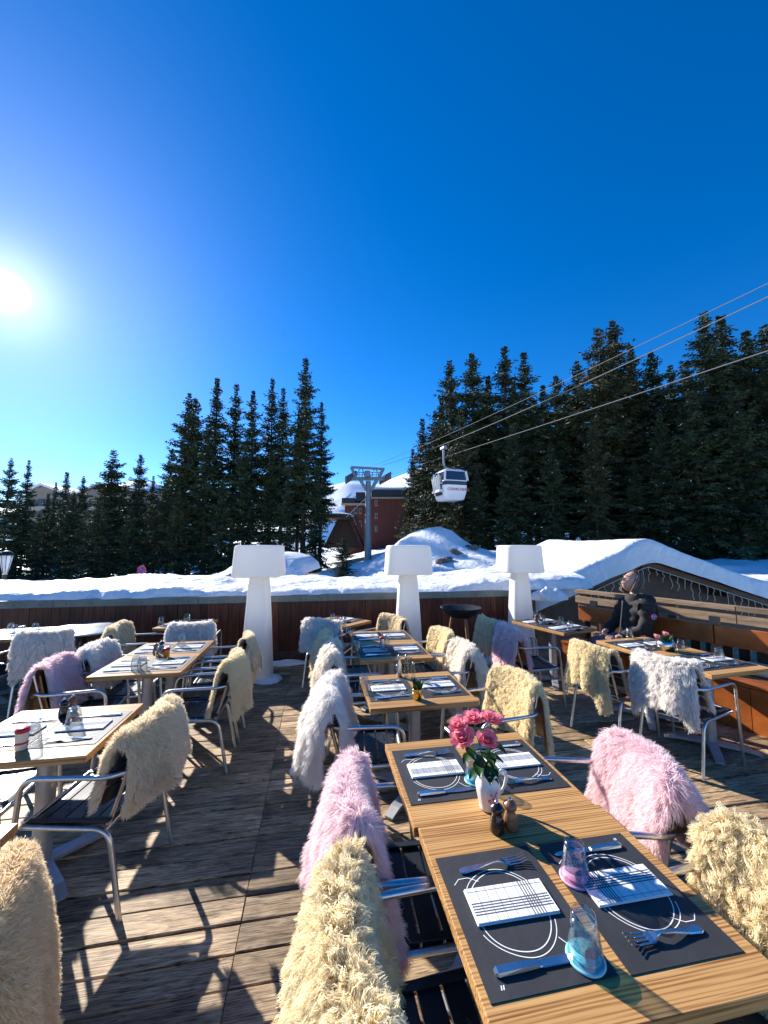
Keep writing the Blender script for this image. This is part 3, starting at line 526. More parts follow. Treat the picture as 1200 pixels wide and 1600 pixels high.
# cream apartment building far left
o = far(150, 852, 75); cr = thing('chalet_block', 'cream plastered apartment block with snowy low roofs behind the left wood', 'building', (o.x, o.y, 0))
def fq(x, y, Y): p = far(x, y, Y); return Vector((p.x - o.x, p.y - o.y, p.z))
for x0, xm, x1, yr, ye in ((40, 68, 105, 759, 772), (120, 158, 262, 758, 775)):
    b = B('plaster'); Y = 75; q = [fq(x0, 900, Y), fq(x1, 900, Y), fq(x1, ye, Y), fq(xm, yr, Y), fq(x0, ye, Y)]
    b.add(q + [p + Vector((0, 9, 0)) for p in q], [(0, 1, 2, 3, 4), (9, 8, 7, 6, 5), (0, 5, 6, 1), (1, 6, 7, 2), (4, 9, 5, 0)]); b.build('wall', cr)
    b = B('snow'); e = Vector((0, -.8, .35)); r_ = [fq(x0 - 4, ye + 1, Y) + e, fq(xm, yr - 1, Y) + e, fq(x1 + 4, ye + 1, Y) + e]; dn = Vector((0, 0, -.45)); bk = Vector((0, 10, 0))
    b.add([*r_, *[p + dn for p in r_], *[p + bk for p in r_]], [(3, 4, 1, 0), (4, 5, 2, 1), (0, 1, 7, 6), (1, 2, 8, 7)]); b.build('roof_snow', cr)
    for yy in (795, 812, 830):
        B('winf').box(fq((x0 + x1) / 2, yy, 74.4), ((x1 - x0) / 600 * 75 * .8, 1.2, .9)).build('balcony', cr)
        for xx in np.arange(x0 + 8, x1 - 6, 16):
            f = B('balc').box(fq(xx, yy - 9, 74.9), (1.3, .2, 1.5)).build('window', cr); B('pane').box(fq(xx, yy - 9, 74.78), (1.05, .1, 1.25)).build('pane', f)

# low shelter with snowy roof behind the wall
o = far(400, 900, 13); sh = thing('shelter', 'low open timber shelter under a thick snow roof behind the left lamp', 'shelter', (o.x, o.y, 0))
def fs_(x, y, Y): p = far(x, y, Y); return Vector((p.x - o.x, p.y - o.y, p.z))
n = 30; G = np.zeros((n, 16, 3)); Gb = np.zeros((n, 16, 3))
for i in range(n):
    px = 331 + (469 - 331) * i / (n - 1); t = (px - 331) / 138
    yb = np.interp(px, [331, 341, 400, 440, 469], [897, 905, 886, 905, 905]); yt = np.interp(px, [331, 345, 372, 400, 425, 450, 465, 469], [895, 882, 870, 864, 866, 873, 885, 896])
    for j in range(16):
        s = j / 15; a = fs_(px, yb, 12.5); c_ = fs_(px, yt, 13.2); bk = Vector((a.x * 1.0, a.y + 5 * 1, 0))
        prof = min(1, s / .3) ** .5
        G[i, j] = (a.x, a.y + s * 4, a.z + (c_.z - a.z) * prof); Gb[i, j] = (a.x, a.y + .05 + s * 3.9, a.z - .09)
B('snow').grid(G, flip=True).build('roof_snow', sh)
B('dkwood').grid(Gb).build('roof', sh)
b = B('dkwood'); b.bar(fs_(340, 909, 12.6), fs_(398, 888, 12.6), .12, .2); b.bar(fs_(400, 888, 12.6), fs_(445, 908, 12.6), .12, .2); b.bar(fs_(345, 913, 12.7), fs_(445, 911, 12.7), .12, .18); b.bar(fs_(380, 910, 12.8), fs_(399, 890, 12.8), .1, .12); b.build('truss', sh)
for x in (337, 445): B('dkwood').bar(fs_(x, 903, 13.0), fs_(x, 1000, 13.0), .22, .22).build('post', sh)
o = far(308, 900, 16); ib = thing('information_board', 'snow capped information board on posts left of the low shelter', 'notice board', (o.x, o.y, 0))
def fi(x, y, Y): p = far(x, y, Y); return Vector((p.x - o.x, p.y - o.y, p.z))
for x in (297, 318): B('dkwood').bar(fi(x, 903, 16), fi(x, 985, 16), .1, .1).build('post', ib)
B('plaster').box(fi(307.5, 909, 15.95), (.55, .05, .26)).build('panel', ib)
b = B('snow'); b.box(fi(308, 902, 16), (.82, .5, .13), bev=.055); b.build('snow_cap', ib)
b = B('signblue'); b.box(fi(304, 909, 15.915), (.1, .01, .08)); b.use('leaf').box(fi(311, 909, 15.915), (.12, .01, .07)); b.build('map', ib)

# signs and lamp
def nopark(x, y, Y, r, label, plate):
    c = far(x, y, Y); gz = float(terr(c.x, c.y)); t = thing('no_parking_sign', label, 'sign', (c.x, c.y, gz)); h = c.z - gz
    rx = Matrix.Rotation(R(90), 3, 'X')
    def disc(m, r0, r1, yy, th):
        q = B(m).lathe([(r0, 0), (r1, 0), (r1, th), (r0, th)] if r0 else [(r1, 0), (r1, th)], 32, closed=bool(r0)); q.v = [(p[0], yy - p[2], h + p[1]) for p in q.v]; return q
    B('galv').tube([(0, .03, -.3), (0, .03, h + r)], .03).build('post', t)
    disc('signblue', 0, r * .99, 0, .015).build('face', t); disc('signred', r * .78, r, -.0155, .006).build('ring', t)
    B('signred').box((0, -.022, h), (r * 1.7, .006, r * .2), Matrix.Rotation(R(45), 3, 'Y')).build('slash', t)
    if plate:
        p_ = B('signwhite').box((0, 0, h - r * 1.75), (r * 1.5, .02, r * 1.2)).build('plate', t)
        q = B('dark')
        for k in (-1, 0, 1): q.box((0, -.0125, h - r * 1.75 + k * r * .32), (r * 1.05, .004, r * .1))
        q.build('text_line', p_)
nopark(222, 890, 14, .155, 'round blue and red no parking sign with white plate beneath', True)
nopark(392, 903, 14.5, .14, 'blue and red no parking sign half hidden behind the left lamp', False)
c = far(9, 880, 10); t = thing('street_lamp', 'black street lamp with frosted tapered lantern at the far left', 'street lamp', (c.x, c.y, -1.9))
H = c.z + 1.9
B('lampmetal').tube([(0, 0, 0), (0, 0, H - .42), (0, 0, H - .28)], [.045, .04, .05]).build('post', t)
B('lampglass').lathe([(.045, H - .27), (.085, H - .1), (.125, H + .12), (.135, H + .2), (.0, H + .2)], 20).build('lantern', t)
b = B('lampmetal').lathe([(.165, H + .2), (.16, H + .225), (.1, H + .29), (.04, H + .32), (0, H + .33)], 20)
for k in range(8): a = k * math.pi / 4; b.tube([(.05 * math.cos(a), .05 * math.sin(a), H - .27), (.09 * math.cos(a), .09 * math.sin(a), H - .1), (.14 * math.cos(a), .14 * math.sin(a), H + .2)], .006, 5)
b.build('hood', t)

# ================================================================== ski lift
o = far(575, 852, 35); o.z = float(terr(o.x, o.y)); tw = thing('lift_tower', 'grey steel cable car pylon with wide head frame and sheave wheels', 'lift tower', o)
def ft(x, y, Y=35): p = far(x, y, Y); return p - o
top = ft(575, 752)
B('galv').tube([(0, 0, -1.5), (0, 0, top.z)], [.34, .24], 16).build('mast', tw)
b = B('galv'); b.bar(ft(546, 748), ft(605, 748), .5, .28); b.bar(ft(562, 748), ft(572, 765), .3, .3); b.bar(ft(590, 748), ft(580, 765), .3, .3); b.build('crossarm', tw)
b = B('galv'); b.bar(ft(549, 730), ft(601, 733), .2, .2); b.bar(ft(549, 730), ft(556, 747), .28, .28); b.bar(ft(599, 732), ft(592, 747), .28, .28); b.build('head_frame', tw)
b = B('galv')
for x0, x1 in ((562, 556), (566, 571), (584, 578), (587, 594)): b.tube([ft(x0, 733), ft(x1, 746)], .045, 6)
for yy in (738, 742): b.tube([ft(556, yy), ft(597, yy)], .035, 6)
for x in (561, 566, 582, 588): b.tube([ft(x, 738), ft(x, 748)], .03, 6)
b.build('railing', tw)
for xs_, dx in (((541, 556), -1), ((594, 610), 1)):
    b = B('cable'); 
    for i in range(7):
        t_ = i / 6; x = xs_[0] + (xs_[1] - xs_[0]) * t_; y = 750 - 9 * (t_ if dx < 0 else t_) + (2 if dx > 0 else 0); p = ft(x, y, 35 - 2.2 * (t_ - .5) * dx)
        q0 = b.n; b.lathe([(.34, -.08), (.34, .08)], 14); b.v[q0:] = [(v[0] * .75 + p.x, v[1] * .0 + v[2] + p.y, v[1] + p.z) if False else (v[2] + p.x, v[0] + p.y, v[1] + p.z) for v in b.v[q0:]]
    b.bar(ft(xs_[0], 750, 35 + 1.1 * dx), ft(xs_[1], 742, 35 - 1.1 * dx), .16, .28); b.build('sheave_train', tw)
B('galv').box(ft(574, 741, 34.6), (.5, .5, .6), bev=.06).build('motor_box', tw)
def rope(a, c_, m_, r, label, ext=0):
    pts = []
    for i in range(25):
        t_ = i / 24; pts.append(a * (1 - t_) ** 2 + m_ * 2 * t_ * (1 - t_) + c_ * t_ ** 2)
    tag(B('cable').tube(pts, r, 8).build('lift_cable'), label, 'cable', 'cable car ropes')
def through(a, mid, c_): return a, c_, mid * 2 - (a + c_) * .5     # bezier control for a point at t=.5
A0, A2 = far(586, 730, 35), far(1330, 402, 6.4); g_ = far(687, 696.5, 22)
d_ = (A2 - A0); tm = (35 - 22) / (35 - 6.4); cp = (g_ - A0 * (1 - tm) ** 2 - A2 * tm ** 2) / (2 * tm * (1 - tm)); rope(A0, A2, cp, .0135, 'steel haul rope carrying the white cabin, middle of the three')
A0, A2 = far(578, 729.5, 35), far(1330, 380, 6.2); cp = (A0 + A2) * .5 + Vector((0, 0, -.45)); rope(A0, A2, cp, .0095, 'thin upper signal cable running from the lift tower to top right')
A0, A2 = far(609, 741, 35), far(1330, 505, 7.4); g2 = far(760, 693, 19.7); tm = (35 - 19.7) / (35 - 7.4); cp = (g2 - A0 * (1 - tm) ** 2 - A2 * tm ** 2) / (2 * tm * (1 - tm)); rope(A0, A2, cp, .0145, 'steel rope passing lowest, just right of the cabin roof')
# guy line on the left of the tower
tag(B('cablew').tube([far(541, 808, 34), far(572, 778, 34)], .03, 6).build('brace_bar'), 'pale slanting pole leaning left of the lift tower mast', 'pole')
# cabin
c = far(703, 758.5, 22); cab = thing('cable_car_cabin', 'white cable car cabin with dark windows and red lettering hanging from the rope', 'cable car', c, R(17))
def shell(zs, hx, hy, pw=6, n=48):
    b_ = []
    for z, sx, sy in zs:
        r_ = []
        for k in range(n):
            a = 2 * math.pi * k / n; ca, sa = math.cos(a), math.sin(a); q = 1 / (abs(ca) ** pw + abs(sa) ** pw) ** (1 / pw); r_.append((hx * sx * q * ca, hy * sy * q * sa, z))
        b_.append(r_)
    return np.array(b_)
b = B('cabin'); prof = [(-.98, .0, .0), (-.98, .72, .72), (-.95, .82, .82), (-.5, .98, .96), (-.1, 1.0, 1.0)]; b.grid(shell(prof, .86, .98)); b.build('lower_body', cab)
B('cabband').grid(shell([(-.1, 1.003, 1.003), (.14, 1.0, 1.0)], .86, .98)).build('band', cab)
B('cabin').grid(shell([(.14, 1.0, 1.0), (.20, .995, .995)], .86, .98)).build('sill', cab)
B('cabwin').grid(shell([(.20, .985, .985), (.75, .90, .90)], .86, .98)).build('window', cab)
b = B('cabin'); b.grid(shell([(.75, .92, .92), (.84, .88, .88), (.93, .7, .7), (.95, 0, 0)], .86, .98))
for sx in (-1, 1):
    for sy in (-1, 1): b.bar((sx * .80, sy * .91, .19), (sx * .735, sy * .83, .78), .12, .12)
b.build('roof', cab)
B('galv').tube([(0, 0, .93), (.0, 0, 1.05), (-.35, 0, 1.15), (-.42, 0, 1.4), (-.42, 0, 2.3)], .07, 10).build('hanger', cab)
b = B('galv'); b.box((-.42, 0, 2.36), (.25, .6, .18), bev=.04); b.tube([(-.42, -.3, 2.42), (-.42, .35, 2.42)], .06); b.build('grip', cab)
b = B('ski')
for k in range(5): b.bar((-.98 - .03 * k, -.55 + .16 * k, -.45), (-1.12 - .03 * k, -.62 + .17 * k, .55 - .05 * k), .09, .05)
b.box((-.98, -.15, -.45), (.25, 1.1, .14)); b.box((-.95, -.15, .0), (.12, 1.1, .06)); b.build('ski_rack', cab)
B('cabband').box((-.86, -.1, -.1), (.05, .9, 1.2)).build('door', cab)
tcu = bpy.data.curves.new('lettering', 'FONT'); tcu.body = 'COURCHEVEL'; tcu.size = .235; tcu.align_x = 'CENTER'; tcu.extrude = .008; tcu.space_character = 1.08
to = bpy.data.objects.new('tmp', tcu); COL.objects.link(to); dg = bpy.context.evaluated_depsgraph_get(); tm_ = bpy.data.meshes.new_from_object(to.evaluated_get(dg)); bpy.data.objects.remove(to)
tm_.materials.clear(); tm_.materials.append(M['redink']); lt = link('lettering', tm_, cab, (.12, -.985, -.45)); lt.rotation_euler = (R(90), 0, 0); cab.scale = (.88, .88, .92)

# ================================================================== snowy roof on the right with gable lights
GW = 6.95; gx0, gz0, gxa, gza, gx1, gz1 = 4.55, .72, 6.62, 1.50, 11.0, .22
hut = thing('chalet_roof', 'dark timber gable under a huge smooth snow covered roof behind the bench', 'roof', P(gxa, GW + .3, 0), R0)
loc = lambda u, w, z: (u - gxa, w - GW - .3, z)
b = B('dkwood'); b.add([loc(gx0, GW + .25, -1), loc(gx1, GW + .25, -1), loc(gx1, GW + .25, gz1), loc(gxa, GW + .25, gza), loc(gx0, GW + .25, gz0), loc(gx0, 9.9, -1), loc(gx1, 9.9, -1), loc(gx1, 9.9, gz1), loc(gxa, 9.9, gza), loc(gx0, 9.9, gz0)],
    [(0, 1, 2, 3, 4), (9, 8, 7, 6, 5), (0, 4, 9, 5), (1, 6, 7, 2)]); b.build('gable_wall', hut)
b = B('balc'); b.bar(loc(gx0 - .2, GW - .05, gz0 - .08), loc(gxa, GW - .05, gza), .06, .20); b.bar(loc(gxa, GW - .05, gza), loc(gx1, GW - .05, gz1), .06, .20); b.build('bargeboard', hut)
b = B('dkwood'); b.bar(loc(gxa - .02, GW - .1, gza - .12), loc(gxa - .02, GW + .3, gza - .12), .16, .16); b.bar(loc(gx0 + .9, GW - .1, gz0 + .2), loc(gx0 + .9, GW + .3, gz0 + .2), .14, .14); b.bar(loc(gxa + 2, GW - .1, gza - .72), loc(gxa + 2, GW + .3, gza - .72), .14, .14); b.build('purlin', hut)
nu, nw = 120, 60; G = np.zeros((nw, nu, 3)); us = np.linspace(gx0 - .75, gx1 + .3, nu); th = .42
for i in range(nw):
    s = i / (nw - 1); wv = GW - .22 + s * 3.3
    for j, u in enumerate(us):
        k = .35
        zl = gz0 + (u - gx0) / (gxa - gx0) * (gza - gz0); zr = gza + (u - gxa) / (gx1 - gxa) * (gz1 - gza); zr_ = -math.log(math.exp(-zl / .07) + math.exp(-zr / .07)) * .07
        edge = math.sqrt(max(0, 1 - (1 - min(1, s / .055)) ** 2)); el = math.sqrt(max(0, 1 - (1 - min(1, (u - us[0]) / .35)) ** 2)); bkk = 1 - sstep(.9, 1, s) * .0
        thick = (th + .07 * float(snoise(u * .9, wv * .7, 31, 2)) + .05 * math.exp(-((u - gxa) / .8) ** 2)) * edge * el
        G[i, j] = loc(u, wv - .06 * float(snoise(u * 1.3, 0, 33, 2)), zr_ + thick + .012 * float(snoise(u * 4, wv * 4, 35, 2)))
B('snow').grid(G).build('roof_snow', hut)
Gb = G.copy(); 
for j, u in enumerate(us):
    zl = gz0 + (u - gx0) / (gxa - gx0) * (gza - gz0); zr = gza + (u - gxa) / (gx1 - gxa) * (gz1 - gza); Gb[:, j, 2] = min(zl, zr)
B('dkwood').grid(Gb, flip=True).build('roof_boards', hut)
ls = thing('light_string', 'unlit white icicle light string hanging under the snowy gable', 'string lights', P(gxa, GW - .12, 0), R0)
q = []
for k in range(26):
    u = gx0 + .75 + k * .17; z = (gz0 + (u - gx0) / (gxa - gx0) * (gza - gz0) if u < gxa else gza + (u - gxa) / (gx1 - gxa) * (gz1 - gza)) - .13; q.append((u - gxa, 0, z))
    ln = random.choice([.12, .22, .3, .38]); p = [(u - gxa, 0, z)]
    for i in range(1, 6): p.append((u - gxa + random.uniform(-.035, .035), random.uniform(-.01, .01), z - ln * i / 5))
    B('bulb').tube(p, .006, 5).build('icicle_strand', ls)
B('bulb').tube(q, .007, 5).build('wire', ls)

# ================================================================== rail and bench on the right
BR = R(20); bd = Vector((math.sin(BR), -math.cos(BR)))          # direction along bench in terrace axes, towards the camera
bRZ = R0 + math.atan2(bd.y, bd.x)                              # local +x along the bench
rl = thing('railing', 'weathered wooden terrace railing behind the varnished bench', 'railing', P(4.12, 5.57), bRZ)
# local: x along rail, +y to the right of... outward is +y
b = B('railw')
for k in range(3): b.t = random.random(); b.box((.98 + 1.99 * k - .02, 0, 1.075), (1.98, .13, .05))
b.build('top_rail', rl)
b = B('railw')
for k in range(3): b.t = random.random(); b.box((.98 + 1.99 * k - .02, -.035, .955), (1.98, .035, .10))
b.build('middle_rail', rl)
for k in range(5): bb = B('railw'); bb.t = .2; bb.box((.05 + k * 1.25, .01, .52), (.09, .085, 1.05)); bb.build('post', rl)
b = B('dkwood')
for k in range(38): b.t = random.random(); b.box((.12 + k * .155, .03, .45), (.10, .025, .78))
b.build('baluster', rl)
bn = thing('bench', 'orange varnished wooden bench running along the terrace railing', 'bench', P(3.86, 5.25), bRZ)
b = B('bench')
for x0, x1 in ((0, 1.62), (1.63, 4.6)): b.t = random.random(); b.box(((x0 + x1) / 2, .03, .80), (x1 - x0, .035, .215), bev=.008)
b.build('backrest', bn)
for k in range(4): bb = B('railw'); bb.box((.2 + k * 1.42, .075, .5), (.09, .05, .98)); bb.build('post', bn)
b = B('bench')
for k in range(3): b.t = random.random(); b.box((2.3, -.36 + k * .135, .435), (4.6, .13, .03))
b.build('seat', bn)
b = B('bench')
for k in range(16): b.t = random.random(); b.box((.15 + k * .29, -.40, .205), (.284, .025, .41))
b.build('front_panel', bn)

# ================================================================== tables
tab0 = None
def table(u, w, su, sw, label, h=.74, rot=0.0, group='wooden bistro tables'):
    t = thing('bistro_table', label, 'table', P(u, w), R0 + rot, group)
    b = B('top'); b.box((0, 0, h - .0175), (su, sw, .035), bev=.003); b.build('tabletop', t)
    b = B('foot'); b.lathe([(.042, .05), (.042, h - .06)], 20, power=3); b.build('post', t)
    b = B('foot'); b.box((0, 0, h - .045), (su * .55, .06, .018)); b.box((0, 0, h - .046), (.06, sw * .55, .018)); b.build('bracket', t)
    for k in range(4):
        a = R(45) + k * R(90); q = B('foot'); d = Vector((math.cos(a), math.sin(a), 0)); sd = Vector((-d.y, d.x, 0)); p = []
        for r_, hw, z0, z1 in ((.0, .04, .03, .055), (.26, .035, .02, .042), (.34, .03, .004, .016)):
            p += [d * r_ + sd * hw + Vector((0, 0, z0)), d * r_ - sd * hw + Vector((0, 0, z0)), d * r_ - sd * hw + Vector((0, 0, z1)), d * r_ + sd * hw + Vector((0, 0, z1))]
        q.add(p, [(0, 1, 5, 4), (1, 2, 6, 5), (2, 3, 7, 6), (3, 0, 4, 7), (4, 5, 9, 8), (5, 6, 10, 9), (6, 7, 11, 10), (7, 4, 8, 11), (8, 9, 10, 11), (3, 2, 1, 0)]); q.build('foot', t)
    return t

# items that are copied: placemat, napkin, fork, knife, glass
def mk_mat(i):
    b = B('mat'); b.box((0, 0, .001), (.335, .42, .002)); b.use('ink'); z = .0026
    def ov(rx, ry, a0, a1, ph=0, n=40): return [(-.01 + (rx + .004 * math.sin(3 * t + ph)) * math.cos(t), (ry + .004 * math.sin(2 * t + ph)) * math.sin(t)) for t in np.linspace(a0, a1, n)]
    b.ribbon(ov(.105, .125, .35, 2.9), .0028, z); b.ribbon(ov(.118, .138, .2, 2.7, 1), .0024, z); b.ribbon(ov(.105, .125, 3.4, 6.0, 2), .0028, z); b.ribbon(ov(.116, .137, 3.6, 5.9, 3), .0024, z)
    b.ribbon([(-.14, .10), (-.12, .118), (-.09, .118), (-.06, .10)], .0024, z); b.ribbon([(.08, -.10), (.1, -.13), (.12, -.135), (.14, -.12)], .0024, z)
    b.ribbon([(-.13, -.19), (-.127, -.18)], .003, z); b.ribbon([(-.124, -.19), (-.121, -.18)], .003, z)
    return b.mesh('placemat')
def mk_nap():
    b = B('napkin'); b.box((0, 0, .004), (.25, .112, .0035), bev=.001); b.box((.001, .001, .0075), (.248, .109, .003), bev=.001); b.use('grey'); z = .0094
    for x in (-.09, -.06, -.03, 0.0, .035, .105): b.ribbon([(x, -.0545), (x, .0555)], .0012, z)
    for x in np.arange(.05, .088, .0085): b.ribbon([(x, -.0545), (x, .0555)], .0034, z)
    b.ribbon([(-.12, .042), (.121, .042)], .0012, z)
    for y in np.arange(-.03, .006, .0085): b.ribbon([(-.12, y), (.121, y)], .0034, z)
    return b.mesh('napkin')
def plate_path(b, pts):                                   # list of (x, z, halfwidth, thickness)
    vs = []; 
    for x, z, hw, th in pts: vs += [(x, hw, z), (x, -hw, z), (x, -hw * .8, z + th), (x, hw * .8, z + th)]
    fs = [(3, 2, 1, 0), tuple(range(len(vs) - 4, len(vs)))]
    for i in range(len(pts) - 1):
        o = 4 * i
        for k in range(4): fs.append((o + k, o + (k + 1) % 4, o + 4 + (k + 1) % 4, o + 4 + k))
    b.add(vs, fs, False)
def mk_fork():
    b = B('steel'); plate_path(b, [(-.1, .003, .006, .002), (-.092, .003, .0105, .003), (-.06, .005, .009, .003), (-.02, .010, .0048, .0035), (.015, .014, .0035, .0035), (.03, .012, .0065, .0025), (.042, .008, .0145, .002), (.055, .006, .0145, .002)])
    for k in range(4): y = -.0125 + k * .00833; b.bar((.054, y, .007), (.085, y * 1.08, .008), .0040, .002); b.bar((.085, y * 1.08, .008), (.108, y * 1.1, .014), .0030, .0018)
    return b.mesh('fork')
def mk_knife():
    b = B('steel'); plate_path(b, [(-.115, .002, .006, .005), (-.108, .002, .0105, .007), (-.05, .002, .0095, .008), (-.008, .002, .0075, .006)]); plate_path(b, [(-.008, .002, .007, .003), (.0, .003, .0095, .0018), (.07, .003, .0105, .0015), (.1, .003, .008, .0012), (.113, .003, .002, .001)])
    return b.mesh('knife')
def mk_tinted(tint):
    b = MB()
    for k in range(1): b.use(tint).lathe([(.0425, 0), (.0415, .02), (.0398, .032)], 40, lobes=10, amp=.02); b.use('glass').lathe([(.0398, .0321), (.036, .06), (.0315, .094), (.0285, .104), (.024, .106), (0, .1055)], 40, lobes=10, amp=.02); b.use('glass').lathe([(.037, .03), (.0335, .06), (.029, .088), (.02, .09), (0, .09)], 40, lobes=10, amp=.012)
    return b.mesh('glass')
def mk_glass(n=32):                                        # upside-down faceted tumbler
    b = B('glass'); o = [(.0425, 0), (.0415, .02), (.036, .06), (.0315, .094), (.0285, .104), (.024, .106)]
    b.lathe(o + [(.0, .1055)], 40, lobes=10, amp=.022); b.v = b.v; i = [(.0395, 0), (.0385, .02), (.0335, .06), (.029, .088), (.02, .09), (0, .09)]
    q0 = len(b.f); b.lathe(i[:1] + i, 40, lobes=10, amp=.012)
    b2 = B('glass'); prof = [(.0395, 0), (.0425, 0), (.0415, .02), (.036, .06), (.0315, .094), (.0285, .104), (.024, .106), (.0001, .1055), (.0001, .09), (.02, .09), (.029, .088), (.0335, .06), (.0385, .02)]
    b2.lathe(prof, 40, lobes=10, amp=.02, closed=True); return b2.mesh('glass')
MEI = dict(placemat=mk_mat(0), napkin=mk_nap(), fork=mk_fork(), knife=mk_knife(), glass=mk_glass(), blueg=mk_tinted('tintb'), pinkg=mk_tinted('tintp'))
GRP = dict(placemat='black paper placemats', napkin='checked white napkins', fork='steel forks', knife='steel knives', glass='upturned tumblers')
LOOK = dict(placemat='black placemat with white drawing', napkin='folded checked napkin', fork='steel fork', knife='steel table knife', glass='upturned faceted tumbler')
CATS = dict(placemat='placemat', napkin='napkin', fork='fork', knife='knife', glass='glass')
def item(kind, u, w, z, rot, label, rz0=R0):
    o = link(kind, MEI[kind], None, P(u, w, z), rz0 + rot); o.scale = (1.12, 1.12, 1) if kind in ('fork', 'knife') else (1, 1, 1); return tag(o, label, CATS[kind], GRP[kind])
def setting(tu, tw_, su, side, where, h=.74, trot=0.0, glass=None, dw=0.0, jit=.02, fork=True, du=0.0):
    """one place: side -1 = diner on the low-u side, +1 = high-u side"""
    cr, sr = math.cos(trot), math.sin(trot)
    def T(a, c): return (tu + a * cr - c * sr, tw_ + a * sr + c * cr)
    mu = side * (su / 2 - .187 + du); f = -side; r_ = trot + (0 if side < 0 else math.pi); j = lambda: random.uniform(-1, 1) * jit
    nm = 'left' if side < 0 else 'right'
    item('placemat', *T(mu, dw), h + .0005, r_ + j() * .6, f'{LOOK["placemat"]} at the {nm} place of {where}')
    item('napkin', *T(mu + j() * .4, dw + .012 + j() * .4), h + .0022, r_ + j(), f'{LOOK["napkin"]} at the {nm} place of {where}')
    item('knife', *T(mu + j() * .5, dw + side * .155), h + .0032, r_ + j() * 2, f'{LOOK["knife"]} at the {nm} place of {where}')
    if fork: item('fork', *T(mu + j() * .5, dw - side * .145), h + .0032, r_ + j() * 3, f'{LOOK["fork"]} at the {nm} place of {where}')
    if glass: item('glass', *T(mu - side * glass[0], dw + side * glass[1]), h + .0032, random.uniform(0, 3), f'{LOOK["glass"]} at the {nm} place of {where}')

TB = [  # u, w, su, sw, label, where, rot
    (.775, 1.165, .765, .665, 'nearest striped wood table, bottom right, front half of the pair', 'the nearest table', 0, .742),
    (.76, 1.815, .765, .625, 'striped wood table carrying the jug of pink roses', 'the rose jug table', 0, .738),
    (.735, 2.89, .75, .64, 'wooden table with a small gold plant pot at its centre', 'the gold plant pot table', 0, .74),
    (.76, 3.93, .70, .64, 'front table of the middle pair, with tall clear bottles', 'the front middle pair table', 0, .74),
    (.76, 4.55, .69, .58, 'rear table of the middle pair, half shaded by the left lamp', 'the rear middle pair table', 0, .738),
    (.33, 5.52, .62, .66, 'small table set at an angle by the wall behind the middle lamp', 'the angled wall table', R(42), .74),
    (-1.49, 2.60, .72, .66, 'table on the left carrying a red lidded jar and two mills', 'the red jar table', 0, .74),
    (-1.46, 3.84, .71, .56, 'front table of the long left pair', 'the front left pair table', 0, .74),
    (-1.46, 4.40, .70, .55, 'rear table of the long left pair, with an amber candle', 'the rear left pair table', 0, .738),
    (-1.72, 5.72, .60, .60, 'small table by the red wall with a green sprout in a glass', 'the sprout table', R(-8), .74),
    (-3.75, 5.42, .95, .66, 'table at the far left edge beside the round metal table', 'the far left table', R(8), .74),
    (-1.50, 1.46, .78, .66, 'table corner showing at the bottom left edge', 'the bottom left corner table', 0, .74),
    (3.13, 4.80, .60, .86, 'wooden table in front of the right lamp and bench corner', 'the table by the right lamp', R(16), .74),
    (3.47, 3.66, .70, .60, 'far half of the bench table, with a metal bowl of roses', 'the far bench table half', R(5), .74),
    (3.52, 3.06, .70, .60, 'near half of the bench table, at the right edge', 'the near bench table half', R(5), .742)]
for u, w, su, sw, lab, wh, rt, h in TB: table(u, w, su, sw, lab, h, rt)
def T_(i): t = TB[i]; return t[0], t[1], t[2]
setting(*T_(0), -1, TB[0][5], .742, dw=-.03, jit=.012); setting(*T_(0), 1, TB[0][5], .742, dw=-.035, du=-.022, jit=.012)
setting(*T_(1), -1, TB[1][5], .738, dw=.02, jit=.012); setting(*T_(1), 1, TB[1][5], .738, dw=.02, jit=.012)
for i in (2, 3): setting(*T_(i), -1, TB[i][5], TB[i][7], glass=(-.19, .02)); setting(*T_(i), 1, TB[i][5], TB[i][7], glass=None if i == 2 else (.2, .1))
setting(*T_(4), 1, TB[4][5], TB[4][7]); setting(*T_(4), -1, TB[4][5], TB[4][7], glass=(-.22, 0))
setting(*T_(5), 1, TB[5][5], trot=TB[5][6], glass=(.2, .05)); setting(*T_(5), -1, TB[5][5], trot=TB[5][6])
setting(*T_(6), 1, TB[6][5]); setting(*T_(6), -1, TB[6][5])
for i in (7, 8): setting(*T_(i), -1, TB[i][5], TB[i][7], dw=.0); setting(*T_(i), 1, TB[i][5], TB[i][7])
setting(*T_(9), -1, TB[9][5], trot=TB[9][6], glass=(-.18, .1)); setting(*T_(9), 1, TB[9][5], trot=TB[9][6], glass=(.15, .1))
setting(*T_(10), 1, TB[10][5], trot=TB[10][6], glass=(.2, .1))
for k, dw in ((0, -.215), (1, .215)):
    for s in (-1, 1): setting(3.13, 4.80, .60, s, 'the right lamp table, ' + ('near end' if k == 0 else 'far end'), trot=R(16), dw=dw, glass=(.19, -.13))
for i in (13, 14):
    setting(*T_(i), -1, TB[i][5], TB[i][7], trot=R(5)); setting(*T_(i), 1, TB[i][5], TB[i][7], trot=R(5))

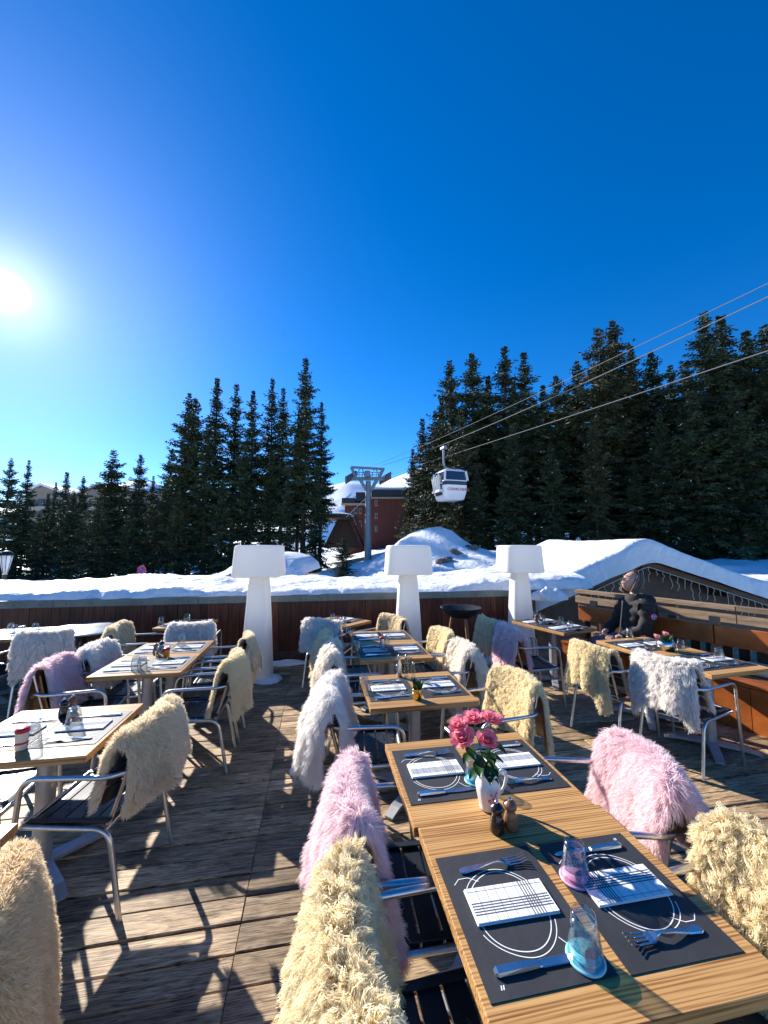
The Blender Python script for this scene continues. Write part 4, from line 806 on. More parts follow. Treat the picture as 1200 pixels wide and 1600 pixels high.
# glasses and things placed where they are seen
def glass_at(x, y, label, h=.742, tint=None):
    p = at(x, y, h); u, w = UW(p); o = item('glass', u, w, h + .0035 + (.004 if tint else 0), .3, label)
    if tint:
        q = B(tint).lathe([(.0, 0), (.046, 0), (.0475, .003), (.044, .006), (.0, .006)], 40).build('glass_coaster', None, P(u, w, h + .0032), R0)
        tag(q, {'blueg': 'turquoise', 'pinkg': 'pink'}[tint] + ' coaster under the ' + label.replace('upturned ', ''), 'coaster', 'tinted round coasters')
        o.data = MEI[tint]; q2 = B(tint + 'o').lathe([(.0, .0085), (.037, .0085), (.0365, .012), (.0, .0125)], 32).build('tinted_insert', o)
glass_at(899, 1374, 'upturned tumbler with a pink base between the nearest mats', .742, 'pinkg')
glass_at(915, 1500, 'upturned tumbler with a turquoise base, nearest glass of all', .742, 'blueg')
glass_at(742, 1221, 'upturned tumbler with a turquoise base partly hidden by the rose jug', .738, 'blueg')
for x, y, l in ((115, 1135, 'upturned tumbler beside the two mills on the red jar table'), (50, 1162, 'upturned tumbler standing beside the red lidded jar'), (212, 1046, 'upturned tumbler near the front edge of the long left table'), (222, 1047, 'upturned tumbler right of its twin at the front of the long left table'),
                (250, 1027, 'upturned tumbler beside the amber candle'), (283, 1009, 'upturned tumbler at the rear right of the long left table'), (552, 0, ''), (984, 996, 'upturned tumbler at the far left corner of the bench table'), (1064, 1016, 'upturned tumbler right of the rose bowl'), (1124, 1031, 'upturned tumbler at the near right of the bench table'),
                (22, 991, 'upturned tumbler left of the shakers at the far left table'), (55, 988, 'upturned tumbler right of the shakers at the far left table')):
    if l: glass_at(x, y, l, .742)

def mill(x, y, m, label, h=.742, s=1.0):
    p = at(x, y, h); t = thing('pepper_mill', label, 'pepper mill', (p.x, p.y, h + .0015), 0, 'turned wooden mills')
    B(m).lathe([(a * s, z * s) for a, z in [(.0, 0), (.0255, 0), (.027, .004), (.027, .03), (.0245, .036), (.0255, .04), (.02, .052), (.0165, .064), (.0175, .070)]], 28).build('body', t)
    B(m).lathe([(a * s, z * s) for a, z in [(.0, .0705), (.0225, .0705), (.0255, .077), (.0255, .082), (.022, .089), (.013, .094), (.009, .098), (0, .0985)]], 28).build('head', t)
    B('steel').lathe([(a * s, z * s) for a, z in [(.006, .098), (.0075, .102), (.005, .107), (0, .108)]], 16).build('knob', t)
mill(777, 1299, 'millD', 'dark turned wooden mill beside the rose jug'); mill(798, 1294, 'millL', 'reddish brown turned wooden mill beside the rose jug')
mill(99, 1119, 'millD', 'black turned mill on the red jar table'); mill(113, 1113, 'millL', 'brown turned mill on the red jar table')
mill(243, 1022, 'millL', 'brown mill at the middle of the long left table'); mill(252, 1018, 'millD', 'black mill at the middle of the long left table'); mill(845, 971, 'millD', 'black mill on the table by the right lamp', .742); mill(838, 972, 'millL', 'brown mill on the table by the right lamp', .742)
# red-lidded jar
def jar(x, y, body, lid, label, h=.742, r=.028, ht=.075):
    p = at(x, y, h); t = thing('jar', label, 'jar', (p.x, p.y, h + .0015))
    B(body).lathe([(0, 0), (r * .85, 0), (r * .9, .004), (r, ht * .8), (r * .95, ht)], 24).build('body', t); q = B(lid).lathe([(0, ht + .001), (r * 1.08, ht + .001), (r * 1.12, ht + .012), (r * 1.0, ht + .020), (0, ht + .022)], 24).build('lid', t)
    return t
t = jar(33, 1171, 'cream', 'redp', 'cream jar with a red lid at the front edge of the left table', ht=.085)
B('signred').lathe([(.0285, .03), (.0288, .04)], 24).build('stripe', t)
jar(260, 1026, 'amber', 'redp', 'amber candle glass with a red top on the long left table', ht=.06)
jar(597, 1014, 'alu', 'redp', 'silver shaker with a red top on the middle pair of tables', ht=.10, r=.022)
jar(529, 978, 'cream', 'redp', 'small jar with red lid on the angled wall table', ht=.06)
for x, y, l in ((534, 977, 'left'), (538.5, 977.5, 'right')): jar(x, y, 'glass', 'steel', f'clear shaker with steel cap, {l} of the two on the angled wall table', r=.02, ht=.08)
for x, y, l in ((31, 991, 'left'), (36, 990, 'right')): jar(x, y, 'glass', 'steel', f'clear shaker with steel cap, {l} of the pair on the far left table', r=.02, ht=.07)
def bottle(x, y, label, m='glass', h=.742, s=1.0):
    p = at(x, y, h); t = thing('oil_bottle', label, 'bottle', (p.x, p.y, h + .0015))
    B(m).lathe([(0, 0), (.021 * s, 0), (.022 * s, .01 * s), (.018 * s, .09 * s), (.011 * s, .12 * s), (.0105 * s, .14 * s)], 20).build('body', t); B('steel').lathe([(0, .1405 * s), (.013 * s, .1405 * s), (.011 * s, .165 * s), (0, .17 * s)], 16).build('cap', t)
bottle(624, 1057, 'steel salt shaker at the rear edge of the gold plant pot table', 'steel'); bottle(635, 1057, 'tall clear bottle beside the steel shaker on the gold plant pot table'); bottle(646, 1062, 'clear bottle right of the tall one on the gold plant pot table', s=.8)
bottle(603, 1018, 'clear bottle behind the front table of the middle pair'); bottle(608, 1019, 'clear bottle right of its twin on the middle pair of tables', s=.9)
# gold pot with plant
def plantpot(x, y, pot, label, s=1.0, h=.742, leaves=9):
    p = at(x, y, h); t = thing('potted_plant', label, 'plant', (p.x, p.y, h + .0015))
    B(pot).lathe([(0, 0), (.028 * s, 0), (.03 * s, .003), (.035 * s, .066 * s), (.034 * s, .07 * s), (.031 * s, .066 * s), (0, .06 * s)], 28).build('pot', t)
    b = B('leaf')
    for k in range(leaves):
        a = k * 2.4; r_ = .004 + .012 * (k / leaves); ln = (.085 - .03 * k / leaves) * s; tilt = .15 + .35 * k / leaves; d = Vector((math.cos(a), math.sin(a), 0)); sd = Vector((-d.y, d.x, 0)); G = np.zeros((6, 5, 3))
        for i in range(6):
            q = i / 5; wd = .017 * s * math.sin(math.pi * (q * .85 + .12)) * 1.1 if i < 5 else .0005
            c_ = d * (r_ + ln * q * math.sin(tilt)) + Vector((0, 0, .06 * s + ln * q * math.cos(tilt)))
            for j in range(5): e = (j - 2) / 2; G[i, j] = c_ + sd * wd * e + d * (.006 * s * e * e)
        b.grid(G)
    b.build('leaf', t)
plantpot(652, 1092, 'gold', 'pointed green plant in a shiny gold pot', 1.0); plantpot(290, 973, 'glass', 'green sprout in a clear glass by the red wall', .9, leaves=3)

# jug with roses
jp = at(763, 1262, .738); jp.z = .7395
jug = thing('jug', 'white porcelain jug painted with small pink flowers holding roses', 'jug', jp, R(12))
B('porc').lathe([(0, 0), (.034, 0), (.037, .004), (.036, .012), (.040, .03), (.046, .06), (.0495, .085), (.0465, .100), (.040, .112), (.042, .128), (.047, .142), (.045, .142), (.039, .128), (.036, .112), (.0, .09)], 48, lobes=12, amp=.018).build('body', jug)
B('porc').tube([(.043, 0, .122), (.062, 0, .135), (.078, 0, .128), (.083, 0, .105), (.074, 0, .075), (.058, 0, .05), (.046, 0, .045)], [.006, .007, .007, .0065, .006, .0055, .005], 10).build('handle', jug)
b = B('rosep2')
for a, z in ((-1.75, .075), (-1.45, .07), (-1.6, .058), (-1.3, .08), (-1.9, .05), (-1.35, .05)):
    r_ = .0435 + .05 * (z - .045); c_ = Vector((r_ * math.cos(a), r_ * math.sin(a), z)); nrm_ = Vector((math.cos(a), math.sin(a), 0)); q = b.n; b.lathe([(.0058, 0), (.0058, .0016), (0, .0022)], 10); rt_ = nrm_.to_track_quat('Z', 'Y').to_matrix(); b.v[q:] = [tuple(rt_ @ Vector(v) + c_ + nrm_ * .002) for v in b.v[q:]]
b.build('flower_pattern', jug)
def petal(b, base, axis, side, R_, L_, open_, wid):
    G = np.zeros((7, 7, 3)); ax = axis; sd = side; tn = ax.cross(sd)
    for i in range(7):
        s = i / 6; ru = R_ * (.25 + .75 * s ** .6) + open_ * s ** 2.2; hz = L_ * s
        half = wid * (.45 + .55 * math.sin(math.pi * min(1, s * .75 + .1)))* (1 if i < 6 else .82)
        for j in range(7):
            e = (j - 3) / 3; an = e * half
            rr = ru * (1 - .02 * e * e); G[i, j] = base + ax * (hz - .008 * e * e * s - (.004 * s if i == 6 and abs(e) < .3 else 0)) + sd * (rr * math.cos(an)) + tn * (rr * math.sin(an))
    b.grid(G)
def rose(x, y, dY, lab, s=1.0):
    hd = far(x, y, jp.y + dY); ax = (hd - (jp + Vector((0, 0, .08)))).normalized(); ax = (ax + Vector((0, -.55, .35))).normalized(); base = hd - ax * .02
    t = thing('rose', lab, 'flower', jp + Vector((0, 0, .1)), 0, 'pink roses in the jug'); o0 = t.location
    b = B('rosep'); b2 = B('rosep2'); x0 = ax.orthogonal().normalized(); y0 = ax.cross(x0)
    for ring, (n, R_, L_, op, wd) in enumerate([(3, .006, .033, .000, 1.3), (4, .0105, .034, .001, 1.05), (5, .0155, .034, .004, .85), (5, .020, .031, .009, .78), (6, .0235, .026, .015, .68)]):
        for k in range(n):
            a = 2 * math.pi * (k + ring * .37) / n + random.uniform(-.12, .12); sd = x0 * math.cos(a) + y0 * math.sin(a); petal(b if (ring + k) % 3 else b2, base - Vector(o0), ax, sd, R_ * s, L_ * s * random.uniform(.93, 1.05), op * s * random.uniform(.7, 1.3), wd)
    if b2.mats[0] not in b.mats: b.mats.append(b2.mats[0])
    off = b.n; b.v += b2.v; b.f += [[i + off for i in f] for f in b2.f]; b.mi += [1] * len(b2.f); b.sm += b2.sm; b.tone += b2.tone; b.n += b2.n
    b.build('bloom', t)
    st = jp + Vector((0, 0, .11)) - Vector(o0); B('leaf').tube([st - Vector((0, 0, .06)), st * .5 + (base - Vector(o0)) * .5, base - Vector(o0)], .003, 8).build('stem', t)
    b = B('leaf')
    for k in range(4):
        q = .25 + .2 * k; c_ = st.lerp(base - Vector(o0), q); a = random.uniform(0, 6.28) if k > 1 else -1.57 + random.uniform(-1.2, 1.2); d = Vector((math.cos(a), math.sin(a), -.15 + .4 * random.random())).normalized(); sd = d.cross(Vector((0, 0, 1))).normalized(); G = np.zeros((7, 5, 3)); ln = random.uniform(.06, .085)
        for i in range(7):
            s_ = i / 6; wd = .021 * math.sin(math.pi * min(.985, s_ * .9 + .08))
            for j in range(5): e = (j - 2) / 2; G[i, j] = c_ + d * ln * s_ + sd * wd * e + Vector((0, 0, .006 * abs(e) - .028 * s_ * s_))
        b.grid(G)
    b.build('leaf', t)
rose(716, 1132, .015, 'pink rose at the far left of the jug bouquet', 1.15); rose(740, 1122, .045, 'pink rose at the top middle of the jug bouquet', 1.25); rose(768, 1122, .045, 'pink rose at the top right of the jug bouquet', 1.2)
rose(722, 1153, -.02, 'large open pink rose at the lower left of the bouquet', 1.35); rose(762, 1156, -.015, 'pink rose at the lower right of the bouquet', 1.2)
# metal bowl with roses on the bench table
bp_ = at(1040, 1016, .742); bw = thing('flower_bowl', 'silver metal bowl with pink roses and leaves on the bench table', 'bowl', bp_)
B('steel').lathe([(0, .001), (.04, .001), (.045, .008), (.07, .03), (.078, .055), (.07, .085), (.055, .1), (.05, .1), (.066, .08), (.072, .055), (.04, .02), (0, .015)], 28, lobes=8, amp=.03).build('bowl', bw)
b = B('rosep2')
for cx_, cy_, cz_ in ((-.085, 0, .12), (.04, .05, .135)):
    for ring, (n, R_, L_, op, wd) in enumerate([(3, .008, .035, 0, 1.3), (4, .016, .035, .004, 1.0), (5, .024, .03, .012, .8)]):
        for k in range(n):
            a = 2 * math.pi * (k + ring * .37) / n; ax = Vector((.1, -.4, .9)).normalized(); x0 = ax.orthogonal().normalized(); y0 = ax.cross(x0); petal(b, Vector((cx_, cy_, cz_)), ax, x0 * math.cos(a) + y0 * math.sin(a), R_, L_, op, wd)
b.build('rose_bloom', bw)
b = B('leaf')
for k in range(16):
    a = k * 2.4; d = Vector((math.cos(a), math.sin(a), .5 + .4 * math.sin(k * 3))).normalized(); sd = d.cross(Vector((0, 0, 1))).normalized(); c_ = Vector((0, 0, .09)); vs = [c_, c_ + d * .05 + sd * .022, c_ + d * .10, c_ + d * .05 - sd * .022]; b.add(vs, [(0, 1, 2, 3)])
b.build('foliage', bw)
bp2 = at(1052, 1017, .742); t = thing('shaker', 'slim grey metal shaker beside the bowl of roses', 'shaker', bp2); B('alu').lathe([(0, .001), (.016, .001), (.013, .07), (.017, .09), (0, .098)], 18).build('body', t); B('steel').lathe([(.006, .0985), (.004, .125), (0, .126)], 12).build('handle', t)

# ================================================================== round table and fire bowl
c = at(136, 982, .75); t = thing('round_table', 'round grey metal topped table with crossed brown legs near the left wall', 'table', (c.x, c.y, 0), R0)
B('roundtop').lathe([(0, .735), (.44, .735), (.455, .742), (.455, .752), (.445, .757), (0, .757)], 64).build('tabletop', t)
for k in range(2):
    a = R(35) + k * R(90)
    for s in (-1, 1): d = Vector((math.cos(a), math.sin(a), 0)); B('balc').bar(d * s * .30 + Vector((0, 0, .0)), d * -s * .24 + Vector((0, 0, .73)), .05, .03).build('leg', t)
c = far(720, 950, 5.75); t = thing('fire_bowl', 'black fire bowl on slim wooden legs in front of the red wall', 'fire bowl', (c.x, c.y, 0), .3)
B('charcoal').lathe([(0, .74), (.14, .745), (.22, .80), (.295, .885), (.30, .895), (.285, .895), (.2, .82), (.0, .77)], 40).build('bowl', t)
for k in range(3):
    a = k * 2.094 + .5; B('legwood').tube([(.13 * math.cos(a), .13 * math.sin(a), .76), (.27 * math.cos(a), .27 * math.sin(a), 0)], [.018, .013], 10).build('leg', t)

# ================================================================== chairs
def arc_pts(pts, rad=.06, n=6):                            # round the corners of a polyline
    pts = [Vector(p) for p in pts]; out = [pts[0]]
    for i in range(1, len(pts) - 1):
        a, b_, c_ = pts[i - 1], pts[i], pts[i + 1]; r_ = min(rad, (a - b_).length * .45, (c_ - b_).length * .45); p0 = b_ + (a - b_).normalized() * r_; p1 = b_ + (c_ - b_).normalized() * r_
        for k in range(n + 1): s = k / n; out.append(p0 * (1 - s) ** 2 + b_ * 2 * s * (1 - s) + p1 * s * s)
    out.append(pts[-1]); return out
TR = .0125
def chair_parts(back):
    P_ = []
    for s in (-1, 1):
        P_.append(('arm_frame', B('alu').tube(arc_pts([(.27, s * .262, 0), (.215, s * .265, .665), (-.19, s * .265, .665), (-.265, s * .21, .665), (-.285, s * .19, .64)], .075), TR, 12).mesh('arm_frame')))
        P_.append(('leg', B('alu').tube(arc_pts([(.215, s * .232, .425), (-.195, s * .232, .405), (-.275, s * .245, 0)], .075), TR, 12).mesh('leg')))
        P_.append(('back_upright', B('alu').tube([(-.165, s * .19, .40), (-.20, s * .192, .5), (-.285, s * .19, .80)], TR * .9, 10).mesh('back_upright')))
    P_.append(('crossbar', B('alu').tube([(.222, -.235, .425), (.222, .235, .425)], TR * .9, 10).mesh('crossbar'))); P_.append(('crossbar', B('alu').tube([(-.17, -.235, .395), (-.17, .235, .395)], TR * .9, 10).mesh('crossbar')))
    b = B('slat')
    for k in range(5):
        x0 = -.185 + k * .0835; G = np.zeros((5, 9, 3)); Gt = []
        for i in range(5):
            for j in range(9):
                y = (j - 4) / 4 * .222; x = x0 + .074 * i / 4; z = .4415 - .012 * math.sin(math.pi * (x + .19) / .42) - .006 * (1 - (j - 4) ** 2 / 16.0) + (.004 if k == 4 and i > 2 else 0) * -i; G[i, j] = (x, y, z)
        b.grid(G, flip=True); G2 = G.copy(); G2[:, :, 2] -= .012; b.grid(G2)
        for A_, C_ in ((G[0], G2[0]), (G2[-1], G[-1]), (G2[:, 0], G[:, 0]), (G[:, -1], G2[:, -1])): b.grid(np.stack([A_, C_]), False)
    for s in (-1, 1): b.box((.012, s * .210, .438), (.40, .026, .007))
    b.use('dark')
    for k in range(4):
        for s in (-1, 1): b.lathe([(.008, .4385), (.008, .4402), (0, .4403)], 8, (-.148 + k * .0835, s * .09, 0))
    P_.append(('seat', b.mesh('seat')))
    b = B('brownback' if back == 'brown' else 'slat')
    for z0, z1 in ([(.50, .80)] if back == 'brown' else [(.52, .595), (.61, .70), (.715, .80)]):
        n = 16; G = np.zeros((7, n, 3))
        for i in range(7):
            z = z0 + (z1 - z0) * i / 6; xb_ = -.195 - (z - .5) * .29
            for j in range(n): y = (j / (n - 1) * 2 - 1) * .235; G[i, j] = (xb_ + 1.0 * y * y - .012 * 0, y * (1 - .06 * max(0, (i - 4) / 2)), z)
        b.grid(G); G2 = G.copy(); G2[:, :, 0] -= .012; b.grid(G2, flip=True)
        for A_, C_ in ((G2[0], G[0]), (G[-1], G2[-1]), (G[:, 0], G2[:, 0]), (G2[:, -1], G[:, -1])): b.grid(np.stack([A_, C_]), True)
    P_.append(('backrest', b.mesh('backrest'))); return P_
CP = {k: chair_parts(k) for k in ('brown', 'black')}
def chair(u, w, rot, label, back='black'):
    t = thing('armchair', label, 'chair', P(u, w), R0 + rot, 'aluminium armchairs on the terrace')
    for nm, me in CP[back]: link(nm, me, t)
    return t

# ---- fleeces
def pelt(u, w, rot, label, fur, style, Lf=.30, Lb=.42, Wd=.27, puff=.05, yoff=0., skew=0., seed=0, locks=1500, per=10, lobeb=.12, lobef=.10, wid=None, ln=None, z0=.815, hide='hide'):
    g = np.random.default_rng(seed + 100); ph = g.random(6) * 6.28
    def f(s, t):
        Lft = Lf * (1 + .07 * np.sin(3 * t + ph[0]) + lobef * np.abs(t) ** 3); Lbt = Lb * (1 + .08 * np.sin(2.5 * t + ph[1]) + lobeb * np.abs(t) ** 3)
        r = .032; cap = math.pi * r / 2; arc = np.where(s < 0, s * (Lft + cap), s * (Lbt + cap)); d = np.maximum(np.abs(arc) - cap, 0)
        hw = Wd * (1 + .06 * np.sin(9 * arc + ph[2]) + .10 * np.abs(s) ** 4 - .05 * np.exp(-(arc / .1) ** 2)); hw = hw * (1 - .22 * np.clip((np.abs(s) - .93) / .07, 0, 1) ** 2)
        y = yoff + skew * arc + t * hw; an = np.clip(arc / r, -math.pi / 2, math.pi / 2); bk = (arc > 0)
        xo = -r * np.sin(an) + np.where(bk, -(puff * (1 - np.exp(-d / .14)) + .02 * d), d * .27 + .01)
        fold = np.clip(d / .2, 0, 1.3) * (.020 * np.sin(17 * y + ph[3] + 2.5 * arc) + .012 * np.sin(31 * y + ph[4] - 4 * arc)); xo = xo + np.where(bk, -np.abs(fold) * 1.0 + fold * .5, fold * .4)
        half = .225; ex = np.maximum(np.abs(y) - half, 0); ye = np.sign(y) * (np.minimum(np.abs(y), half) + ex * .45)
        z = z0 + r * np.cos(an) - d - ex * .85 * (np.exp(-d / .2) * .9 + .1) + .008 * np.sin(11 * y + ph[5])
        xo = xo * (1 - .5 * np.clip(ex / .10, 0, 1) * np.clip(d / .12, .35, 1))
        x = -.288 + xo + .95 * np.minimum(np.abs(ye), .3) ** 2 - ex * .15 * bk
        return np.stack([x, ye, z], -1)
    ns, nt_ = 56, 36; s_, t_ = np.meshgrid(np.linspace(-1, 1, ns), np.linspace(-1, 1, nt_), indexing='ij'); G = f(s_, t_)
    def nrmf(s, t):
        e = .01; a = f(np.clip(s + e, -1, 1), t) - f(np.clip(s - e, -1, 1), t); b_ = f(s, np.clip(t + e, -1, 1)) - f(s, np.clip(t - e, -1, 1)); n = np.cross(b_, a); n /= np.linalg.norm(n, axis=-1, keepdims=True) + 1e-9; a = a / (np.linalg.norm(a, axis=-1, keepdims=True) + 1e-9); b_ = b_ / (np.linalg.norm(b_, axis=-1, keepdims=True) + 1e-9); return n, a, b_
    N, _, _ = nrmf(s_, t_)
    if N[ns // 2, nt_ // 2, 2] < 0: N = -N; sg = -1
    else: sg = 1
    T = thing('sheepskin', label, 'sheepskin', P(u, w), R0 + rot, 'sheepskins over the chair backs')
    b = MB().use(FUR[fur]); b.grid(G, flip=sg > 0); b.use(hide); Gi = G - N * .009; b.grid(Gi, flip=sg < 0)
    for A_, C_ in ((G[0], Gi[0]), (G[-1], Gi[-1]), (G[:, 0], Gi[:, 0]), (G[:, -1], Gi[:, -1])): b.grid(np.stack([A_, C_]), True)
    b.build('hide', T)
    # fleece
    locks = int(locks * 1.7) if style != 'curly' else int(locks * 1.35); Ls = ln or {'long': .052, 'curly': .036, 'short': .018, 'plush': .032}[style]; wdt = (wid or {'long': .0019, 'curly': .0026, 'short': .0020, 'plush': .0024}[style]) * .72; K = per; n = locks
    cs = g.uniform(-1, 1, n); ct = g.uniform(-1, 1, n); ed = int(n * .10); cs[:ed] = np.sign(cs[:ed]) * g.uniform(.95, 1, ed); ct[ed:2 * ed] = np.sign(ct[ed:2 * ed]) * g.uniform(.95, 1, ed)
    C0 = f(cs, ct); n_, a_, b_ = nrmf(cs, ct); n_ = n_ * sg
    grav = np.array([0, 0, -1.]); down = grav - n_ * (n_ @ grav)[:, None]
    mixn, mixd, jt = {'long': (.72, .45, .34), 'curly': (.72, .48, .40), 'short': (.8, .4, .35), 'plush': (.9, .36, .26)}[style]
    cl = np.stack([snoise(cs * 4 + 3, ct * 3, seed + k, 3) for k in range(3)], -1)
    D0 = n_ * mixn + down * mixd + g.normal(0, jt, (n, 3)) * (.6 if style == 'curly' else .4) + cl * .40
    eT = np.clip((np.abs(ct) - .88) / .12, 0, 1); eS = np.clip((np.abs(cs) - .9) / .1, 0, 1); D0 += b_ * (np.sign(ct) * eT * .7)[:, None] + a_ * (np.sign(cs) * eS * .7)[:, None]
    dn = (D0 * n_).sum(1); D0 += n_ * np.maximum(.12 - dn, 0)[:, None] * (1 - np.maximum(eS, eT))[:, None]
    D0 /= np.linalg.norm(D0, axis=1)[:, None]; LL = Ls * g.uniform(.65, 1.25, n)
    rep = lambda q: np.repeat(q, K, axis=0); rc = {'long': .010, 'curly': .0085, 'short': .010, 'plush': .010}[style] * max(1, math.sqrt(1500 / n))
    NB = n * K; ro = g.normal(0, rc, (NB, 2)); root = rep(C0) + rep(a_) * ro[:, :1] + rep(b_) * ro[:, 1:] - rep(n_) * .003
    lb = rep(LL) * g.uniform(.75, 1.1, NB); Db = rep(D0) + g.normal(0, {'long': .10, 'curly': .10, 'short': .3, 'plush': .16}[style], (NB, 3)); Db /= np.linalg.norm(Db, axis=1)[:, None]
    tipc = rep(C0 + D0 * LL[:, None]); nseg = 5 if style != 'short' else 3; tt = np.linspace(0, 1, nseg + 1)
    e1 = np.cross(Db, np.array([.3, .5, .8])); e1 /= np.linalg.norm(e1, axis=1)[:, None] + 1e-9; e2 = np.cross(Db, e1)
    fa = g.uniform(0, 6.28, NB); side = e1 * np.cos(fa)[:, None] + e2 * np.sin(fa)[:, None]
    phs = rep(g.uniform(0, 6.28, n)) + g.normal(0, .4, NB); frq = {'long': 3.5, 'curly': 9., 'short': 4., 'plush': 6.}[style]; ampc = {'long': .004, 'curly': .0052, 'short': .002, 'plush': .0032}[style]; clm = {'long': .34, 'curly': .62, 'short': .3, 'plush': .42}[style]
    V = np.zeros((NB, nseg + 1, 2, 3), np.float32)
    for i, q in enumerate(tt):
        c_ = root + Db * (lb * q)[:, None]; c_[:, 2] -= lb * {'long': .30, 'curly': .22, 'short': .1, 'plush': .14}[style] * q * q
        tgt = rep(C0) + (tipc - rep(C0)) * q; tgt[:, 2] -= rep(LL) * {'long': .30, 'curly': .22, 'short': .1, 'plush': .14}[style] * q * q
        c_ = c_ + (tgt - c_) * (clm * q ** 1.3)
        c_ = c_ + (e1 * np.sin(phs + frq * q)[:, None] + e2 * np.cos(phs + frq * q)[:, None]) * (ampc * min(1, q * 2))
        w_ = wdt * (1 - .8 * q ** 2); V[:, i, 0] = c_ + side * w_; V[:, i, 1] = c_ - side * w_
    base = (np.arange(NB) * (nseg + 1) * 2)[:, None, None]; F = np.zeros((NB, nseg, 4), np.int64)
    k = np.arange(nseg) * 2; F[:, :, 0] = base[:, :, 0] + k; F[:, :, 1] = base[:, :, 0] + k + 1; F[:, :, 2] = base[:, :, 0] + k + 3; F[:, :, 3] = base[:, :, 0] + k + 2
    tone = np.clip(rep(g.normal(.55, .2, n)) + g.normal(0, .12, NB), 0, 1); tone = np.repeat(tone, (nseg + 1) * 2)
    link('fleece', npmesh('fleece', V.reshape(-1, 3), F.reshape(-1, 4), FUR[fur], tone), T); return T

PI = math.pi
# (u of back top, w, rot, chair label, back, sheepskin: None or dict)
BK = .29
def seat_with(ub, w, rot, clab, back, sk=None, slab=None, **kw):
    u = ub + BK * math.cos(rot); wv = w + BK * math.sin(rot); chair(u, wv, rot, clab, back)
    if sk: pelt(u, wv, rot, slab, sk, **kw)
# centre row, left side (facing +u)
seat_with(.06, 1.06, R(2), 'aluminium armchair under the shaggy yellow sheepskin at the nearest table', 'brown', 'yellow', 'shaggy yellow sheepskin hanging at the bottom centre of the terrace', style='curly', Lf=.34, Lb=.42, Wd=.265, puff=.06, seed=1, locks=5200, per=12, ln=.052)
seat_with(.12, 1.64, R(-3), 'aluminium armchair under the long pink sheepskin left of the rose jug table', 'brown', 'lilac', 'pale pink long haired sheepskin left of the rose jug table', style='long', Lf=.38, Lb=.36, Wd=.265, puff=.045, seed=2, locks=3600, per=13)
seat_with(.08, 2.78, R(-6), 'aluminium armchair under the big white sheepskin left of the gold plant pot table', 'black', 'white', 'big fluffy white sheepskin left of the gold plant pot table', style='long', Lf=.36, Lb=.42, Wd=.33, puff=.10, seed=3, locks=3200, per=12, lobeb=.1)
seat_with(.12, 3.76, R(-4), 'aluminium armchair under white fleece left of the front middle table', 'black', 'ivory', 'white sheepskin left of the front table of the middle pair', style='long', Lf=.34, Lb=.40, Wd=.31, puff=.06, seed=4, locks=1600, per=11, wid=.003)
seat_with(.08, 4.28, R(0), 'aluminium armchair under cream fleece left of the rear middle table', 'black', 'cream', 'cream sheepskin half hidden behind a white one left of the middle pair', style='plush', Lf=.28, Lb=.40, Wd=.25, seed=5, locks=1000, per=10, wid=.004)
seat_with(.06, 5.02, R(62), 'aluminium armchair facing the angled wall table, under white fleece', 'black', 'white', 'white sheepskin spread over the chair at the angled wall table', style='long', Lf=.28, Lb=.28, Wd=.23, seed=6, locks=1300, per=10, wid=.004)
# centre row, right side (facing -u)
seat_with(1.50, 1.00, PI + R(4), 'aluminium armchair under curly yellow fleece at the right edge', 'brown', 'yellow', 'curly yellow sheepskin at the right edge beside the nearest table', style='curly', Lf=.36, Lb=.40, Wd=.32, puff=.06, seed=7, locks=5200, per=12, ln=.05)
seat_with(1.54, 1.62, PI + R(-14), 'aluminium armchair under bright pink fleece right of the rose jug', 'brown', 'pink', 'bright pink fluffy sheepskin on the chair right of the rose jug', style='long', Lf=.32, Lb=.34, Wd=.30, puff=.08, seed=8, locks=4200, per=13)
seat_with(1.52, 2.74, PI + R(8), 'aluminium armchair under yellow fleece right of the gold plant pot table', 'brown', 'yellow', 'yellow sheepskin hanging low right of the gold plant pot table', style='plush', Lf=.34, Lb=.42, Wd=.31, seed=9, locks=2400, per=11, wid=.003, ln=.03)
seat_with(1.46, 3.62, PI + R(-6), 'aluminium armchair under bulky white fleece right of the front middle table', 'black', 'ivory', 'bulky white sheepskin right of the front table of the middle pair', style='long', Lf=.42, Lb=.46, Wd=.32, puff=.11, seed=10, locks=2000, per=11, wid=.003)
seat_with(1.46, 4.26, PI + R(5), 'aluminium armchair under yellow fleece right of the rear middle table', 'black', 'yellow', 'yellow sheepskin right of the rear table of the middle pair', style='plush', Lf=.36, Lb=.36, Wd=.27, seed=11, locks=1300, per=10, wid=.004, ln=.03)
seat_with(1.06, 5.15, PI + R(28), 'aluminium armchair under cream fleece in front of the middle lamp', 'black', 'cream', 'rounded cream sheepskin in front of the middle lamp', style='plush', Lf=.30, Lb=.34, Wd=.25, seed=12, locks=1100, per=10, wid=.004)
# chairs facing right towards the far right table
seat_with(2.20, 4.30, R(-4), 'aluminium armchair under pink fleece left of the table by the right lamp', 'brown', 'pink', 'pink sheepskin left of the table by the right lamp', style='long', Lf=.36, Lb=.42, Wd=.30, seed=13, locks=1300, per=10, wid=.0035)
seat_with(2.18, 4.82, R(0), 'aluminium armchair under cream fleece behind the pink one, below the right lamp', 'black', 'cream', 'cream sheepskin beside the fire bowl, behind the far pink sheepskin', style='plush', Lf=.3, Lb=.36, Wd=.25, seed=14, locks=1000, per=10, wid=.004)
